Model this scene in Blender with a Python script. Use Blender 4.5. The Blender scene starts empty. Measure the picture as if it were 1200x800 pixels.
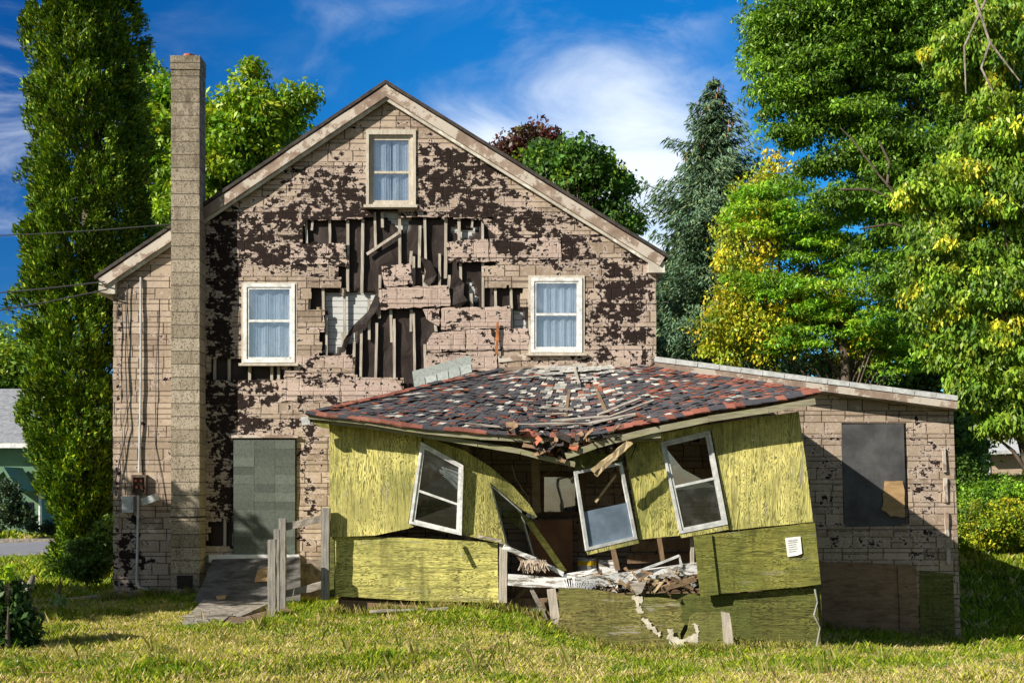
import bpy, math, random
import numpy as np
from mathutils import Vector, Matrix
from mathutils.geometry import tessellate_polygon
from mathutils import noise as mnoise
random.seed(7); RS = np.random.RandomState(11)
scene = bpy.context.scene
R = math.radians
# ------------------------------------------------------------------ camera
F = 1200.0; HOR = 580.0; CH = 1.7
cd = bpy.data.cameras.new('camera'); cam = bpy.data.objects.new('camera', cd); scene.collection.objects.link(cam)
cam.location = (0, 0, CH); cam.rotation_euler = (R(90), 0, 0)
cd.sensor_width = 36; cd.lens = 36; cd.shift_y = (HOR-400)/1200.0; cd.clip_end = 2000
scene.camera = cam
# ------------------------------------------------------------------ sun and sky
LD = Vector((1.6, 1.0, -1.12)).normalized()
sl = bpy.data.lights.new('sun', 'SUN'); so = bpy.data.objects.new('sun', sl); scene.collection.objects.link(so)
sl.energy = 5.0; sl.angle = R(0.5); sl.color = (1.0, 0.93, 0.80)
so.rotation_euler = LD.to_track_quat('-Z', 'Y').to_euler(); so.location = (-20, -12, 20)
w = bpy.data.worlds.new('World'); scene.world = w; w.use_nodes = True
scene.view_settings.view_transform = 'Standard'; scene.view_settings.look = 'None'
scene.view_settings.gamma = 1; scene.view_settings.use_curve_mapping = False
scene.view_settings.exposure = 0.74

class NT:
    def __init__(s, tree): s.t = tree; s.n = tree.nodes; s.l = tree.links; s.n.clear()
    def put(s, node, k, v):
        i = node.inputs[k]
        if isinstance(v, bpy.types.NodeSocket): s.l.new(v, i)
        else: i.default_value = v
    def add(s, typ, props=None, **kw):
        nd = s.n.new(typ)
        for k, v in (props or {}).items(): setattr(nd, k, v)
        for k, v in kw.items(): s.put(nd, k.replace('_', ' '), v)
        return nd
    def m(s, op, a, b=None, c=None, clamp=False):
        nd = s.n.new('ShaderNodeMath'); nd.operation = op; nd.use_clamp = clamp
        for i, v in enumerate((a, b, c)):
            if v is not None: s.put(nd, i, v)
        return nd.outputs[0]
    def vm(s, op, a, b=None):
        nd = s.n.new('ShaderNodeVectorMath'); nd.operation = op
        s.put(nd, 0, a)
        if b is not None: s.put(nd, 1, b)
        return nd.outputs['Value'] if op in ('DOT_PRODUCT', 'LENGTH') else nd.outputs[0]
    def mix(s, f, a, b, mode='MIX'):
        nd = s.n.new('ShaderNodeMix'); nd.data_type = 'RGBA'; nd.blend_type = mode
        s.put(nd, 0, f)
        for k, v in ((6, a), (7, b)):
            if isinstance(v, tuple) and len(v) == 3: v = (*v, 1)
            s.put(nd, k, v)
        return nd.outputs[2]
    def step(s, x, lo, hi):
        nd = s.n.new('ShaderNodeMapRange'); nd.interpolation_type = 'SMOOTHSTEP'
        s.put(nd, 0, x); s.put(nd, 1, lo); s.put(nd, 2, hi); return nd.outputs[0]
    def noise(s, vec, scale, detail=4, rough=.55, dist=0, out=0):
        nd = s.add('ShaderNodeTexNoise', Vector=vec, Scale=scale, Detail=detail, Roughness=rough, Distortion=dist)
        return nd.outputs[out]
    def mapv(s, vec, scale=(1, 1, 1), loc=(0, 0, 0), rot=(0, 0, 0)):
        return s.add('ShaderNodeMapping', Vector=vec, Scale=scale, Location=loc, Rotation=rot).outputs[0]

# world: physical sky, deepened, with thin wisps of cloud placed by direction
nt = NT(w.node_tree)
sky = nt.add('ShaderNodeTexSky', {'sky_type': 'NISHITA', 'sun_disc': False, 'sun_elevation': R(30.7),
     'sun_rotation': math.atan2(-1.6, -1.0), 'air_density': 1.1, 'dust_density': 0.3, 'ozone_density': 3.0})
gen = nt.add('ShaderNodeTexCoord').outputs['Generated']
gn = nt.vm('NORMALIZE', gen)
hs = nt.add('ShaderNodeHueSaturation', Saturation=1.45, Value=1.0, Color=sky.outputs[0]).outputs[0]
sp = nt.add('ShaderNodeSeparateXYZ', Vector=gn)
sx, sy, sz = sp.outputs
# darker polarised band on the left part of the sky
lf = nt.step(sx, -0.50, 0.0)
hs = nt.mix(1.0, hs, nt.mix(lf, (0.19, 0.52, 0.86), (0.74, 1.45, 1.72)), 'MULTIPLY')
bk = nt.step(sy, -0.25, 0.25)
hs = nt.mix(bk, nt.mix(1.0, sky.outputs[0], (0.70, 0.66, 0.60), 'MULTIPLY'), hs)  # unseen sky behind the camera paled and dimmed to cut fill light
cv = nt.mapv(gn, (1.6, 1.0, 3.6), (2.3, 0, 5.1), (0, R(18), 0))
cn = nt.noise(cv, 3.0, 9, .58, .5)
cw = nt.noise(nt.mapv(gn, (1, 1, 2.0), (4, 2, 1)), 2.2, 5, .5)
def blob(dx, dz, r0, r1):
    v = Vector((dx, 1, dz)).normalized()
    dd = nt.vm('DISTANCE', gn, tuple(v)) if False else nt.m('SUBTRACT', 1.0, nt.vm('DOT_PRODUCT', gn, tuple(v)))
    return nt.m('SUBTRACT', 1.0, nt.step(dd, r0, r1))
b1 = blob(0.07, 0.29, 0.001, 0.020)
b2 = blob(-0.17, 0.46, 0.0, 0.010)
b3 = blob(-0.47, 0.33, 0.0, 0.012)
reg = nt.m('ADD', nt.m('MULTIPLY', b1, 0.37), nt.m('ADD', nt.m('MULTIPLY', b2, 0.08), nt.m('MULTIPLY', b3, 0.05)))
cl = nt.step(nt.m('ADD', nt.m('ADD', nt.m('MULTIPLY', cn, 0.7), nt.m('MULTIPLY', cw, 0.3)), reg), 0.58, 0.90)
cl = nt.m('MULTIPLY', cl, nt.m('ADD', 0.40, nt.m('MULTIPLY', b1, 0.5)))
wv = nt.noise(nt.mapv(gn, (1.0, 1.0, 2.7), (7.3, 1, 2.2), (0, R(-14), 0)), 5.0, 9, .62, .8)
wm = nt.noise(nt.mapv(gn, (1, 1, 1.6), (1, 5, 3)), 1.9, 3, .5)
wi_ = nt.m('MULTIPLY', nt.m('MULTIPLY', nt.step(wv, .44, .72), nt.step(wm, .40, .62)), .50)
cl = nt.m('MAXIMUM', cl, wi_)
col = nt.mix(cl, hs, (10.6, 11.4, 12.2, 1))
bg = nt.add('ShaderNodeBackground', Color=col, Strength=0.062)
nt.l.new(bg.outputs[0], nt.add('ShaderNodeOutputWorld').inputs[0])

# ------------------------------------------------------------------ helpers
def P(px, py, d): return Vector(((px-600)*d/F, d, CH+(HOR-py)*d/F))
def sstep(t):
    t = np.clip(t, 0, 1); return t*t*(3-2*t)
def terrain(x, y):
    x = np.asarray(x, float); y = np.asarray(y, float)
    z = -0.40*sstep((x+0.3)/2.1)*sstep((y-9)/4)-0.35*sstep((x-3.5)/4)*sstep((y-12)/4)
    z = z + 0.045*np.exp(-((x+1.3)/1.7)**2-((y-14.2)/1.8)**2)
    z = z + 3.0*sstep((y-19.5)/15)*sstep((x-6.6)/3)
    z = z + 0.35*sstep((y-36)/8)*sstep((-x-6)/4)
    z = z + 0.03*np.sin(x*1.7+y*.6)+0.02*np.sin(x*.7-y*2.1)
    return z

class MB:
    def __init__(s): s.v = []; s.f = []; s.a = {}
    def addv(s, pts): b = len(s.v); s.v += [Vector(p) for p in pts]; return b
    def face(s, pts): b = s.addv(pts); s.f.append(tuple(range(b, b+len(pts)))); return s
    def prism(s, outer, t, holes=(), off=(0, 1, 0)):
        """polygon (with holes) extruded by t along off"""
        loops = [list(map(Vector, outer))]+[list(map(Vector, h)) for h in holes]
        tris = tessellate_polygon([[Vector((p.x, p.z, 0)) for p in l] for l in loops])
        allp = [p for l in loops for p in l]; o = Vector(off)*t
        n = len(allp); b = s.addv(allp); s.addv([p+o for p in allp])
        for tr in tris:
            tr = list(tr); s.f.append(tuple(b+i for i in tr)); s.f.append(tuple(b+n+i for i in reversed(tr)))
        k = 0
        for l in loops:
            m = len(l)
            for i in range(m):
                j = (i+1) % m; s.f.append((b+k+i, b+k+j, b+n+k+j, b+n+k+i))
            k += m
        return s
    def box(s, x0, x1, y0, y1, z0, z1, j=0):
        b = len(s.v)
        for z in (z0, z1):
            for x, y in ((x0, y0), (x1, y0), (x1, y1), (x0, y1)):
                s.v.append(Vector((x+random.uniform(-j, j), y+random.uniform(-j, j), z+random.uniform(-j, j))))
        for f in ((3,2,1,0),(4,5,6,7),(0,1,5,4),(1,2,6,5),(2,3,7,6),(3,0,4,7)): s.f.append(tuple(b+i for i in f))
        return s
    def bar(s, p0, p1, wd, th, up=(0, -1, 0), seg=1, j=0, tw=1.0):
        """board from p0 to p1, width wd across, thickness th along up"""
        p0 = Vector(p0); p1 = Vector(p1); ax = (p1-p0).normalized(); u = Vector(up)
        u = (u-ax*u.dot(ax)).normalized(); r = ax.cross(u)
        b = len(s.v)
        for k in range(seg+1):
            c = p0.lerp(p1, k/seg); ww = wd*(1+(tw-1)*k/seg)
            dj = lambda: Vector([random.uniform(-j, j) for _ in range(3)])
            for a, e in ((-1, -1), (1, -1), (1, 1), (-1, 1)): s.v.append(c+r*a*ww/2+u*e*th/2+dj())
        for k in range(seg):
            q = b+4*k
            for i in range(4): s.f.append((q+i, q+(i+1) % 4, q+4+(i+1) % 4, q+4+i))
        s.f.append((b+3, b+2, b+1, b)); q = b+4*seg; s.f.append((q, q+1, q+2, q+3))
        return s
    def tube(s, pts, rad, n=6):
        pts = [Vector(p) for p in pts]
        if not hasattr(rad, '__len__'): rad = [rad]*len(pts)
        b = len(s.v)
        for i, p in enumerate(pts):
            ax = (pts[min(i+1, len(pts)-1)]-pts[max(i-1, 0)]).normalized()
            u = ax.cross(Vector((0.3, 1, 0.1))).normalized(); r = ax.cross(u)
            for k in range(n):
                a = 2*math.pi*k/n; s.v.append(p+(u*math.cos(a)+r*math.sin(a))*rad[i])
        for i in range(len(pts)-1):
            for k in range(n):
                s.f.append((b+i*n+k, b+i*n+(k+1) % n, b+(i+1)*n+(k+1) % n, b+(i+1)*n+k))
        s.f.append(tuple(b+k for k in reversed(range(n)))); q = b+(len(pts)-1)*n; s.f.append(tuple(q+k for k in range(n)))
        return s
    def build(s, name, mat, parent=None, peel=None, cols=None, smooth=False, **tg):
        me = bpy.data.meshes.new(name); o = bpy.data.objects.new(name, me); scene.collection.objects.link(o)
        ofs = Vector((0, 0, 0)); pa = parent
        while pa is not None: ofs = ofs+pa.location; pa = pa.parent
        base = Vector((0, 0, 0))
        if parent is None and s.v and tg.get('kind') is None:
            xs = [v.x for v in s.v]; ys = [v.y for v in s.v]; zs = [v.z for v in s.v]
            base = Vector(((min(xs)+max(xs))/2, (min(ys)+max(ys))/2, min(zs)))
        me.from_pydata([v-ofs-base for v in s.v], [], s.f); me.materials.append(mat); me.update()
        o.location = base if parent is None else (0, 0, 0)
        if parent is not None: o.parent = parent
        if peel is not None:
            a = me.attributes.new('peel', 'FLOAT', 'POINT')
            a.data.foreach_set('value', peel if hasattr(peel, '__len__') else [peel]*len(s.v))
        if cols is not None:
            a = me.color_attributes.new('col', 'FLOAT_COLOR', 'CORNER' if len(cols) != len(s.v) else 'POINT')
            a.data.foreach_set('color', np.array(cols, dtype=np.float32).ravel())
        if smooth: me.shade_smooth()
        tag(o, **tg); return o
def tag(o, label=None, category=None, group=None, kind=None):
    for k, v in (('label', label), ('category', category), ('group', group), ('kind', kind)):
        if v: o[k] = v
    return o
def thing(name, loc, label, category, group=None):
    o = bpy.data.objects.new(name, None); scene.collection.objects.link(o); o.location = loc
    o.empty_display_size = .2
    return tag(o, label, category, group)
def np_mesh(name, V, Fc, nper, mat, parent=None, col=None, **tg):
    """fast mesh: V (n,3), faces with nper verts each"""
    me = bpy.data.meshes.new(name); o = bpy.data.objects.new(name, me); scene.collection.objects.link(o)
    ofs = np.array(parent.location if parent is not None else (0, 0, 0))
    V = (V-ofs).astype(np.float32); nf = len(Fc)
    me.vertices.add(len(V)); me.vertices.foreach_set('co', V.ravel())
    me.loops.add(nf*nper); me.loops.foreach_set('vertex_index', Fc.astype(np.int32).ravel())
    me.polygons.add(nf); me.polygons.foreach_set('loop_start', np.arange(0, nf*nper, nper, dtype=np.int32))
    me.update(calc_edges=True)
    if col is not None:
        a = me.color_attributes.new('col', 'FLOAT_COLOR', 'POINT')
        c4 = np.ones((len(V), 4), np.float32); c4[:, :3] = col; a.data.foreach_set('color', c4.ravel())
    me.materials.append(mat)
    if parent is not None: o.parent = parent
    return tag(o, **tg)

# ------------------------------------------------------------------ materials
def newmat(name):
    m = bpy.data.materials.new(name); m.use_nodes = True; return m, NT(m.node_tree)
def finish(t, color, rough=.8, bump=None, bs=.4, bd=.01, spec=.3, metal=0.0):
    p = t.add('ShaderNodeBsdfPrincipled', Roughness=rough, Metallic=metal)
    t.put(p, 'Base Color', (*color, 1) if isinstance(color, tuple) and len(color) == 3 else color)
    t.put(p, 'Specular IOR Level', spec)
    if bump is not None:
        b = t.add('ShaderNodeBump', Height=bump, Strength=bs, Distance=bd); t.l.new(b.outputs[0], p.inputs['Normal'])
    t.l.new(p.outputs[0], t.add('ShaderNodeOutputMaterial').inputs[0]); return p
def oc(t): return t.add('ShaderNodeTexCoord').outputs['Object']
def simple(name, c, rough=.8, var=.35, sc=6, bs=.3, metal=0.0, stretch=(1, 1, 1)):
    m, t = newmat(name); v = t.mapv(oc(t), stretch)
    n = t.noise(v, sc, 6, .65)
    dark = tuple(x*(1-var) for x in c); lite = tuple(min(x*(1+var), .95) for x in c)
    finish(t, t.mix(t.step(n, .3, .7), dark, lite), rough, n, bs, .01, metal=metal); return m

def siding_material(name, pink=0.0):
    m, t = newmat(name); v = oc(t); s = t.add('ShaderNodeSeparateXYZ', Vector=v)
    x, y, z = s.outputs; at = t.add('ShaderNodeAttribute', {'attribute_name': 'peel'}).outputs['Fac']
    RH = .19; W = .68
    row = t.m('FLOOR', t.m('DIVIDE', z, RH)); fz = t.m('FRACT', t.m('DIVIDE', z, RH))
    wn = t.add('ShaderNodeTexWhiteNoise', {'noise_dimensions': '1D'}, W=row).outputs[0]
    xs = t.m('ADD', t.m('DIVIDE', x, W), t.m('MULTIPLY', wn, 3.7))
    # uneven joint positions
    colid = t.m('FLOOR', xs); fx = t.m('FRACT', xs)
    cid = t.add('ShaderNodeCombineXYZ', X=colid, Y=row, Z=0.0).outputs[0]
    cw_ = t.add('ShaderNodeTexWhiteNoise', {'noise_dimensions': '3D'}, Vector=cid); r1 = cw_.outputs[0]
    cs = t.add('ShaderNodeSeparateColor', Color=cw_.outputs[1]).outputs
    sx_ = t.m('ADD', .3, t.m('MULTIPLY', cs[0], .4))
    def line(d, wdt): return t.m('SUBTRACT', 1.0, t.step(d, wdt*.4, wdt))
    lz = line(t.m('MINIMUM', fz, t.m('SUBTRACT', 1.0, fz)), .040)
    lx = line(t.m('MINIMUM', fx, t.m('SUBTRACT', 1.0, fx)), .018)
    splitx = line(t.m('ABSOLUTE', t.m('SUBTRACT', fx, sx_)), .018)
    half = line(t.m('ABSOLUTE', t.m('SUBTRACT', fz, .5)), .05)
    rightof = t.m('GREATER_THAN', fx, sx_)
    hmask = t.m('MULTIPLY', t.m('GREATER_THAN', cs[1], .45), t.m('ABSOLUTE', t.m('SUBTRACT', rightof, t.m('GREATER_THAN', cs[2], .5))))
    mort = t.m('MAXIMUM', t.m('MAXIMUM', lz, lx), t.m('MAXIMUM', splitx, t.m('MULTIPLY', half, hmask)), clamp=True)
    # granule tone and block-to-block tone
    gr = t.noise(v, 90, 3, .7); lo = t.noise(v, 1.1, 5, .6)
    base = t.mix(t.m('ADD', t.m('MULTIPLY', r1, .55), t.m('MULTIPLY', lo, .45)), (.22, .165, .12), (.60, .485, .38))
    base = t.mix(t.step(lo, .55, .75), base, (.27, .20, .16))
    base = t.mix(t.m('MULTIPLY', t.step(gr, .45, .75), .35), base, (.12, .09, .07))
    base = t.mix(t.m('MULTIPLY', mort, .85), base, (.06, .04, .03))
    if pink > 0:
        pk = t.mix(t.noise(t.mapv(v, (1, 1, 2)), 2.2, 6, .65), (.40, .285, .25), (.62, .50, .44))
        base = t.mix(pink, base, pk)
    streak = t.step(t.noise(t.mapv(v, (9, 9, .7)), 1.2, 5, .6), .52, .8)
    base = t.mix(t.m('MULTIPLY', streak, .55), base, (.11, .075, .06))
    blot = t.step(t.noise(t.mapv(v, (1, 1, 1.6), (2, 2, 9)), 4.5, 7, .75), .53, .68)
    base = t.mix(t.m('MULTIPLY', blot, .5), base, (.15, .105, .085))
    base = t.mix(t.m('MULTIPLY', t.step(t.noise(v, 26, 5, .8), .56, .66), .6), base, (.07, .05, .04))
    # flaked-off patches: blocky and ragged
    vor = t.add('ShaderNodeTexVoronoi', {'distance': 'CHEBYCHEV'}, Vector=t.mapv(v, (1, 1, 1.9)), Scale=13, Randomness=.95)
    n1 = t.noise(vor.outputs['Position'], .42, 3, .6)
    n2 = t.noise(t.mapv(v, (1, 1, 1.0)), 5.4, 8, .68, .2)
    n3 = t.noise(t.mapv(v, (1, 1, 2.2), (3, 1, 4)), 2.0, 3, .5)
    fp = t.m('FRACT', t.m('DIVIDE', t.m('ADD', z, .07), .38))
    n5 = t.noise(t.mapv(v, (1, 1, 1.2), (7, 1, 2)), 13, 6, .75)
    val = t.m('ADD', t.m('ADD', t.m('MULTIPLY', n5, .42), t.m('MULTIPLY', n2, .66)), t.m('MULTIPLY', n3, .30))
    val = t.m('ADD', t.m('SUBTRACT', val, .185), t.m('MULTIPLY', t.m('SUBTRACT', fp, .5), .045))
    vc = t.m('MULTIPLY', t.m('SUBTRACT', t.add('ShaderNodeSeparateColor', Color=vor.outputs['Color']).outputs[0], .5), .10)
    val = t.m('ADD', t.m('ADD', val, vc), t.m('MULTIPLY', at, .50))
    pe = t.step(val, .625, .636)
    rim = t.m('MULTIPLY', t.m('SUBTRACT', 1.0, pe), t.step(val, .612, .625))
    near = t.step(val, .545, .585)
    base = t.mix(t.m('MULTIPLY', near, .72), base, t.mix(t.noise(v, 3.1, 5, .6), (.40, .30, .265), (.64, .53, .47)))
    base = t.mix(t.m('MULTIPLY', rim, .5), base, (.66, .57, .50))
    seam = t.m('SUBTRACT', 1.0, t.step(t.m('MINIMUM', fp, t.m('SUBTRACT', 1.0, fp)), .012, .035))
    base = t.mix(t.m('MULTIPLY', seam, .75), base, (.05, .035, .03))
    dk = t.mix(t.noise(v, 14, 5, .7), (.008, .005, .005), (.040, .026, .022))
    base = t.mix(pe, base, dk)
    hgt = t.m('SUBTRACT', t.m('SUBTRACT', t.m('MULTIPLY', gr, .15), t.m('MULTIPLY', mort, .5)), pe)
    finish(t, base, .92, hgt, .9, .018, spec=.15); return m

def plywood_material(name, vertical=True, paint=(.50, .50, .085), dark=(.055, .06, .015), algae=.4, bare=.25, seed=0):
    m, t = newmat(name); v = oc(t)
    sc = (4.6, 4.6, .62) if vertical else (.62, 4.6, 4.6)
    v1 = t.mapv(v, sc, (seed, seed*2.3, seed*1.1))
    n = t.noise(v1, 1.25, 4, .6, .5)
    ring = t.m('FRACT', t.m('MULTIPLY', n, 22.0))
    ring = t.m('SUBTRACT', 1.0, t.step(t.m('ABSOLUTE', t.m('SUBTRACT', ring, .5)), .0, .40))
    fine = t.noise(t.mapv(v, (34, 34, 1.6) if vertical else (1.6, 34, 34)), 1.6, 5, .7)
    patch = t.noise(t.mapv(v, (1, 1, 1), (seed, 3, 7)), 1.7, 6, .65)
    g = t.step(t.m('ADD', t.m('MULTIPLY', ring, t.m('ADD', .0, t.m('MULTIPLY', patch, .9))), t.m('MULTIPLY', fine, 1.1)), .72, 1.12)
    pc = t.mix(t.step(patch, .32, .62), tuple(c*.62 for c in paint), tuple(min(c*1.15, .9) for c in paint))
    al = t.noise(t.mapv(v, (1, 1, .8), (1, seed, 2)), 1.1, 5, .65)
    pc = t.mix(t.m('MULTIPLY', t.step(al, .40, .62), algae), pc, (.09, .12, .025))
    c = t.mix(t.m('MULTIPLY', g, .92), pc, dark)
    br = t.m('MULTIPLY', t.step(t.m('ADD', t.noise(t.mapv(v, (7, 7, .8) if vertical else (.8, 7, 7), (5, seed, 1)), 1.3, 6, .7), t.m('MULTIPLY', fine, .18)), .70, .74), 1.0)
    stn = t.step(t.noise(t.mapv(v, (5, 5, .5), (9, seed, 3)), 1.0, 6, .7), .50, .72)
    c = t.mix(t.m('MULTIPLY', stn, .72), c, tuple(x*.22 for x in paint))
    big = t.step(t.noise(t.mapv(v, (1, 1, .7), (seed, 8, 5)), 1.6, 7, .72), .48, .64)
    c = t.mix(t.m('MULTIPLY', big, .55), c, (.13, .15, .04))
    fw_ = t.step(t.noise(t.mapv(v, (22, 22, .9) if vertical else (.9, 22, 22), (1, 2, seed)), 1.5, 6, .75), .52, .62)
    c = t.mix(t.m('MULTIPLY', fw_, .62), c, tuple(x*.18 for x in paint))
    c = t.mix(t.m('MULTIPLY', br, min(bare*3, 1.0)), c, (.33, .30, .25))
    spk = t.step(t.noise(v, 55, 3, .8), .60, .70)
    c = t.mix(t.m('MULTIPLY', spk, .5), c, tuple(x*.2 for x in paint))
    vo = t.add('ShaderNodeTexVoronoi', Vector=t.mapv(v, (1, 1, 1), (seed*.7, 0, 0)), Scale=2.4, Randomness=1.0)
    kn = t.m('SUBTRACT', 1.0, t.step(vo.outputs['Distance'], .03, .08))
    c = t.mix(t.m('MULTIPLY', kn, .7), c, (.10, .085, .03))
    finish(t, c, .75, t.m('SUBTRACT', fine, t.m('MULTIPLY', g, .8)), .55, .008, spec=.2); return m

def wood_material(name, a, b, sc=(1, 1, 1), cracks=.8, chip=None, chipt=.5):
    m, t = newmat(name); v = oc(t)
    n = t.noise(t.mapv(v, sc), 3.0, 7, .7, .4); n2 = t.noise(v, 2.5, 4, .6)
    c = t.mix(t.step(t.m('ADD', t.m('MULTIPLY', n, .7), t.m('MULTIPLY', n2, .3)), .32, .66), a, b)
    c = t.mix(t.m('MULTIPLY', t.step(n, .60, .68), cracks), c, tuple(x*.22 for x in a))
    if chip:
        cn_ = t.noise(t.mapv(v, tuple(x*.5 for x in sc)), 6.0, 8, .7)
        c = t.mix(t.step(cn_, chipt, chipt+.03), c, chip)
    finish(t, c, .85, n, .6, .008, spec=.2); return m

M = {}
M['siding'] = siding_material('faux stone asphalt siding'); M['siding_pink'] = siding_material('faded siding panel', .78)
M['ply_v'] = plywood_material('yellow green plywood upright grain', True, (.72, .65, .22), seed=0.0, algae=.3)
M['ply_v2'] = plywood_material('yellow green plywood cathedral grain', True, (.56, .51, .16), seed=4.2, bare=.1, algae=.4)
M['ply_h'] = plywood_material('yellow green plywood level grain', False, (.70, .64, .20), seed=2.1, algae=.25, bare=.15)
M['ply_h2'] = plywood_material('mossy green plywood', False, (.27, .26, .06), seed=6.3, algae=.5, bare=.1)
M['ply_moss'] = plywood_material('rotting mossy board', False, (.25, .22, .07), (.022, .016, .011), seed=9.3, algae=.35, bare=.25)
M['ply_dark'] = plywood_material('dark green plywood with painted shade', False, (.17, .17, .045), (.018, .018, .009), seed=3.3, algae=.5, bare=.1)  # darkened copy of the green plywood; skirt shade sits in its colour
M['grey_wood_v'] = wood_material('weathered grey wood upright', (.24, .205, .17), (.55, .50, .43), (14, 14, .8))
M['grey_wood'] = wood_material('weathered grey wood', (.17, .145, .12), (.42, .38, .33), (1.0, 14, 14))
M['raw_wood'] = wood_material('splintered raw wood', (.30, .21, .11), (.52, .42, .27), (3, 8, 3))
M['green_fascia'] = wood_material('weathered fascia with green paint remains', (.17, .155, .10), (.36, .34, .24), (1.0, 14, 14), chip=(.22, .25, .06), chipt=.58)
M['post_wood'] = wood_material('bleached grey post wood', (.13, .12, .11), (.36, .34, .31), (14, 14, .8))
M['white_wood'] = wood_material('chipped white painted wood', (.20, .17, .14), (.34, .30, .26), (1.2, 9, 9), chip=(.70, .71, .72), chipt=.46)
M['cream_trim'] = wood_material('worn cream window trim', (.38, .33, .27), (.62, .57, .49), (9, 9, 2), .6)
M['rake'] = wood_material('weathered rake board', (.20, .14, .11), (.40, .31, .25), (1.2, 6, 1.2), chip=(.52, .46, .40), chipt=.50)
M['rake_pale'] = wood_material('pale rake moulding', (.36, .32, .27), (.60, .56, .49), (1.2, 6, 1.2), chip=(.70, .68, .62), chipt=.55)
M['brown_ply'] = wood_material('dark brown plywood', (.14, .085, .05), (.33, .22, .14), (1, 3, 5), .8)
M['orange_ply'] = wood_material('orange brown plywood patch', (.30, .19, .09), (.48, .32, .17), (1, 1, 5), .6)
M['black_ply'] = wood_material('blackened plywood ramp', (.04, .038, .037), (.15, .145, .14), (1.2, 2.5, 5), .8)
M['interior_wood'] = wood_material('porch interior framing', (.13, .085, .05), (.26, .18, .11), (4, 4, 1.2), .5)
M['board_black'] = simple('charcoal window board', (.075, .075, .078), .7, .4, 2.2, .2)
M['vinyl'] = simple('white window vinyl', (.70, .70, .69), .55, .28, 12, .2)
M['alum'] = simple('grey white storm frame', (.50, .51, .51), .5, .25, 9, .3)
M['metal_grey'] = simple('galvanised grey metal', (.42, .44, .46), .45, .25, 8, .2, .4)
M['conduit'] = simple('pale conduit', (.52, .55, .57), .4, .2, 5, .1, .2)
M['dark_metal'] = simple('rusty dark metal', (.09, .06, .045), .6, .5, 14, .3)
M['red_plastic'] = simple('red and orange wire caps', (.22, .05, .035), .6, .6, 24, .1)
M['cable'] = simple('black cable', (.03, .03, .032), .6, .2, 5, .1)
M['grey_cable'] = simple('grey cable', (.22, .21, .20), .6, .3, 5, .1)
M['roof_main'] = simple('dark asphalt roof', (.06, .05, .045), .95, .4, 9, .6)
M['roof_grey'] = simple('grey shingle roof', (.22, .23, .25), .9, .3, 7, .6)
M['concrete'] = simple('old concrete', (.24, .215, .18), .95, .55, 9, .9)
M['stone'] = simple('rubble foundation', (.22, .18, .15), .95, .5, 9, .9)
M['white_paint'] = wood_material('white painted sill', (.45, .45, .46), (.75, .76, .78), (1.5, 8, 8), .3)
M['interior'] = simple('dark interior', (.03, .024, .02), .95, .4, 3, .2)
M['curtain'] = None
M['dirt'] = simple('bare dirt and litter', (.17, .12, .075), 1.0, .55, 10, .9)
M['asphalt'] = simple('road asphalt', (.20, .20, .215), .9, .15, 14, .3)
M['gable_green'] = simple('mint green clapboard', (.11, .21, .13), .7, .12, 3, .2, stretch=(1, 1, 12))
M['beige_wall'] = simple('beige garage siding', (.42, .33, .24), .8, .2, 4, .3, stretch=(1, 1, 8))
M['brown_wall'] = simple('brown house wall', (.12, .07, .05), .8, .3, 4, .3)
M['bark'] = simple('tree bark', (.11, .085, .065), .95, .45, 9, .8, stretch=(1, 1, .25))
M['pale_bark'] = simple('pale stump wood', (.20, .17, .145), .95, .7, 12, .9, stretch=(1, 1, .4))
M['terracotta'] = simple('terracotta flue', (.40, .13, .07), .8, .3, 9, .3)
M['felt_pale'] = wood_material('bleached roofing felt', (.16, .155, .15), (.50, .49, .46), (3, 3, 3), .9)
M['paper'] = simple('white paper notice', (.78, .78, .76), .8, .08, 30, .1)
M['ink'] = simple('faded print', (.52, .52, .54), .8, .2, 30, .1)
M['lens'] = simple('lamp glass', (.65, .68, .70), .15, .1, 3, .0)
M['yellow_lbl'] = simple('yellow label', (.62, .42, .02), .5, .3, 12, .2)
M['blue_screen'] = simple('grey blue insect screen', (.15, .20, .27), .6, .25, 3, .1)

def curtain_material():
    m, t = newmat('blueish white net curtain'); v = oc(t)
    n = t.noise(t.mapv(v, (9, 9, .9)), 1.3, 5, .7, .4)
    c = t.mix(t.step(n, .3, .7), (.66, .68, .70), (.88, .88, .88))
    finish(t, c, .9, n, 1.0, .05); return m
M['curtain'] = curtain_material()
def glass_material(name, mixf=.25, tint=(.9, .93, .95), grime=.12):
    m, t = newmat(name); v = oc(t)
    tr = t.add('ShaderNodeBsdfTransparent', Color=(*tint, 1)); gl = t.add('ShaderNodeBsdfGlossy', Color=(.95, .97, 1, 1), Roughness=.03)
    b = t.add('ShaderNodeBump', Height=t.noise(v, 1.5, 2), Strength=.2, Distance=.02); t.l.new(b.outputs[0], gl.inputs['Normal'])
    df = t.add('ShaderNodeBsdfDiffuse', Color=(.55, .56, .58, 1))
    m1 = t.add('ShaderNodeMixShader', Fac=mixf); t.l.new(tr.outputs[0], m1.inputs[1]); t.l.new(gl.outputs[0], m1.inputs[2])
    m2 = t.add('ShaderNodeMixShader', Fac=t.m('MULTIPLY', t.step(t.noise(v, 3, 6, .7), .45, .8), grime))
    t.l.new(m1.outputs[0], m2.inputs[1]); t.l.new(df.outputs[0], m2.inputs[2])
    t.l.new(m2.outputs[0], t.add('ShaderNodeOutputMaterial').inputs[0]); return m
M['glass'] = glass_material('window glass', .30, (.85, .9, .95)); M['glass_dark'] = glass_material('dusty porch glass', .05, (.75, .78, .78), .07)
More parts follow.
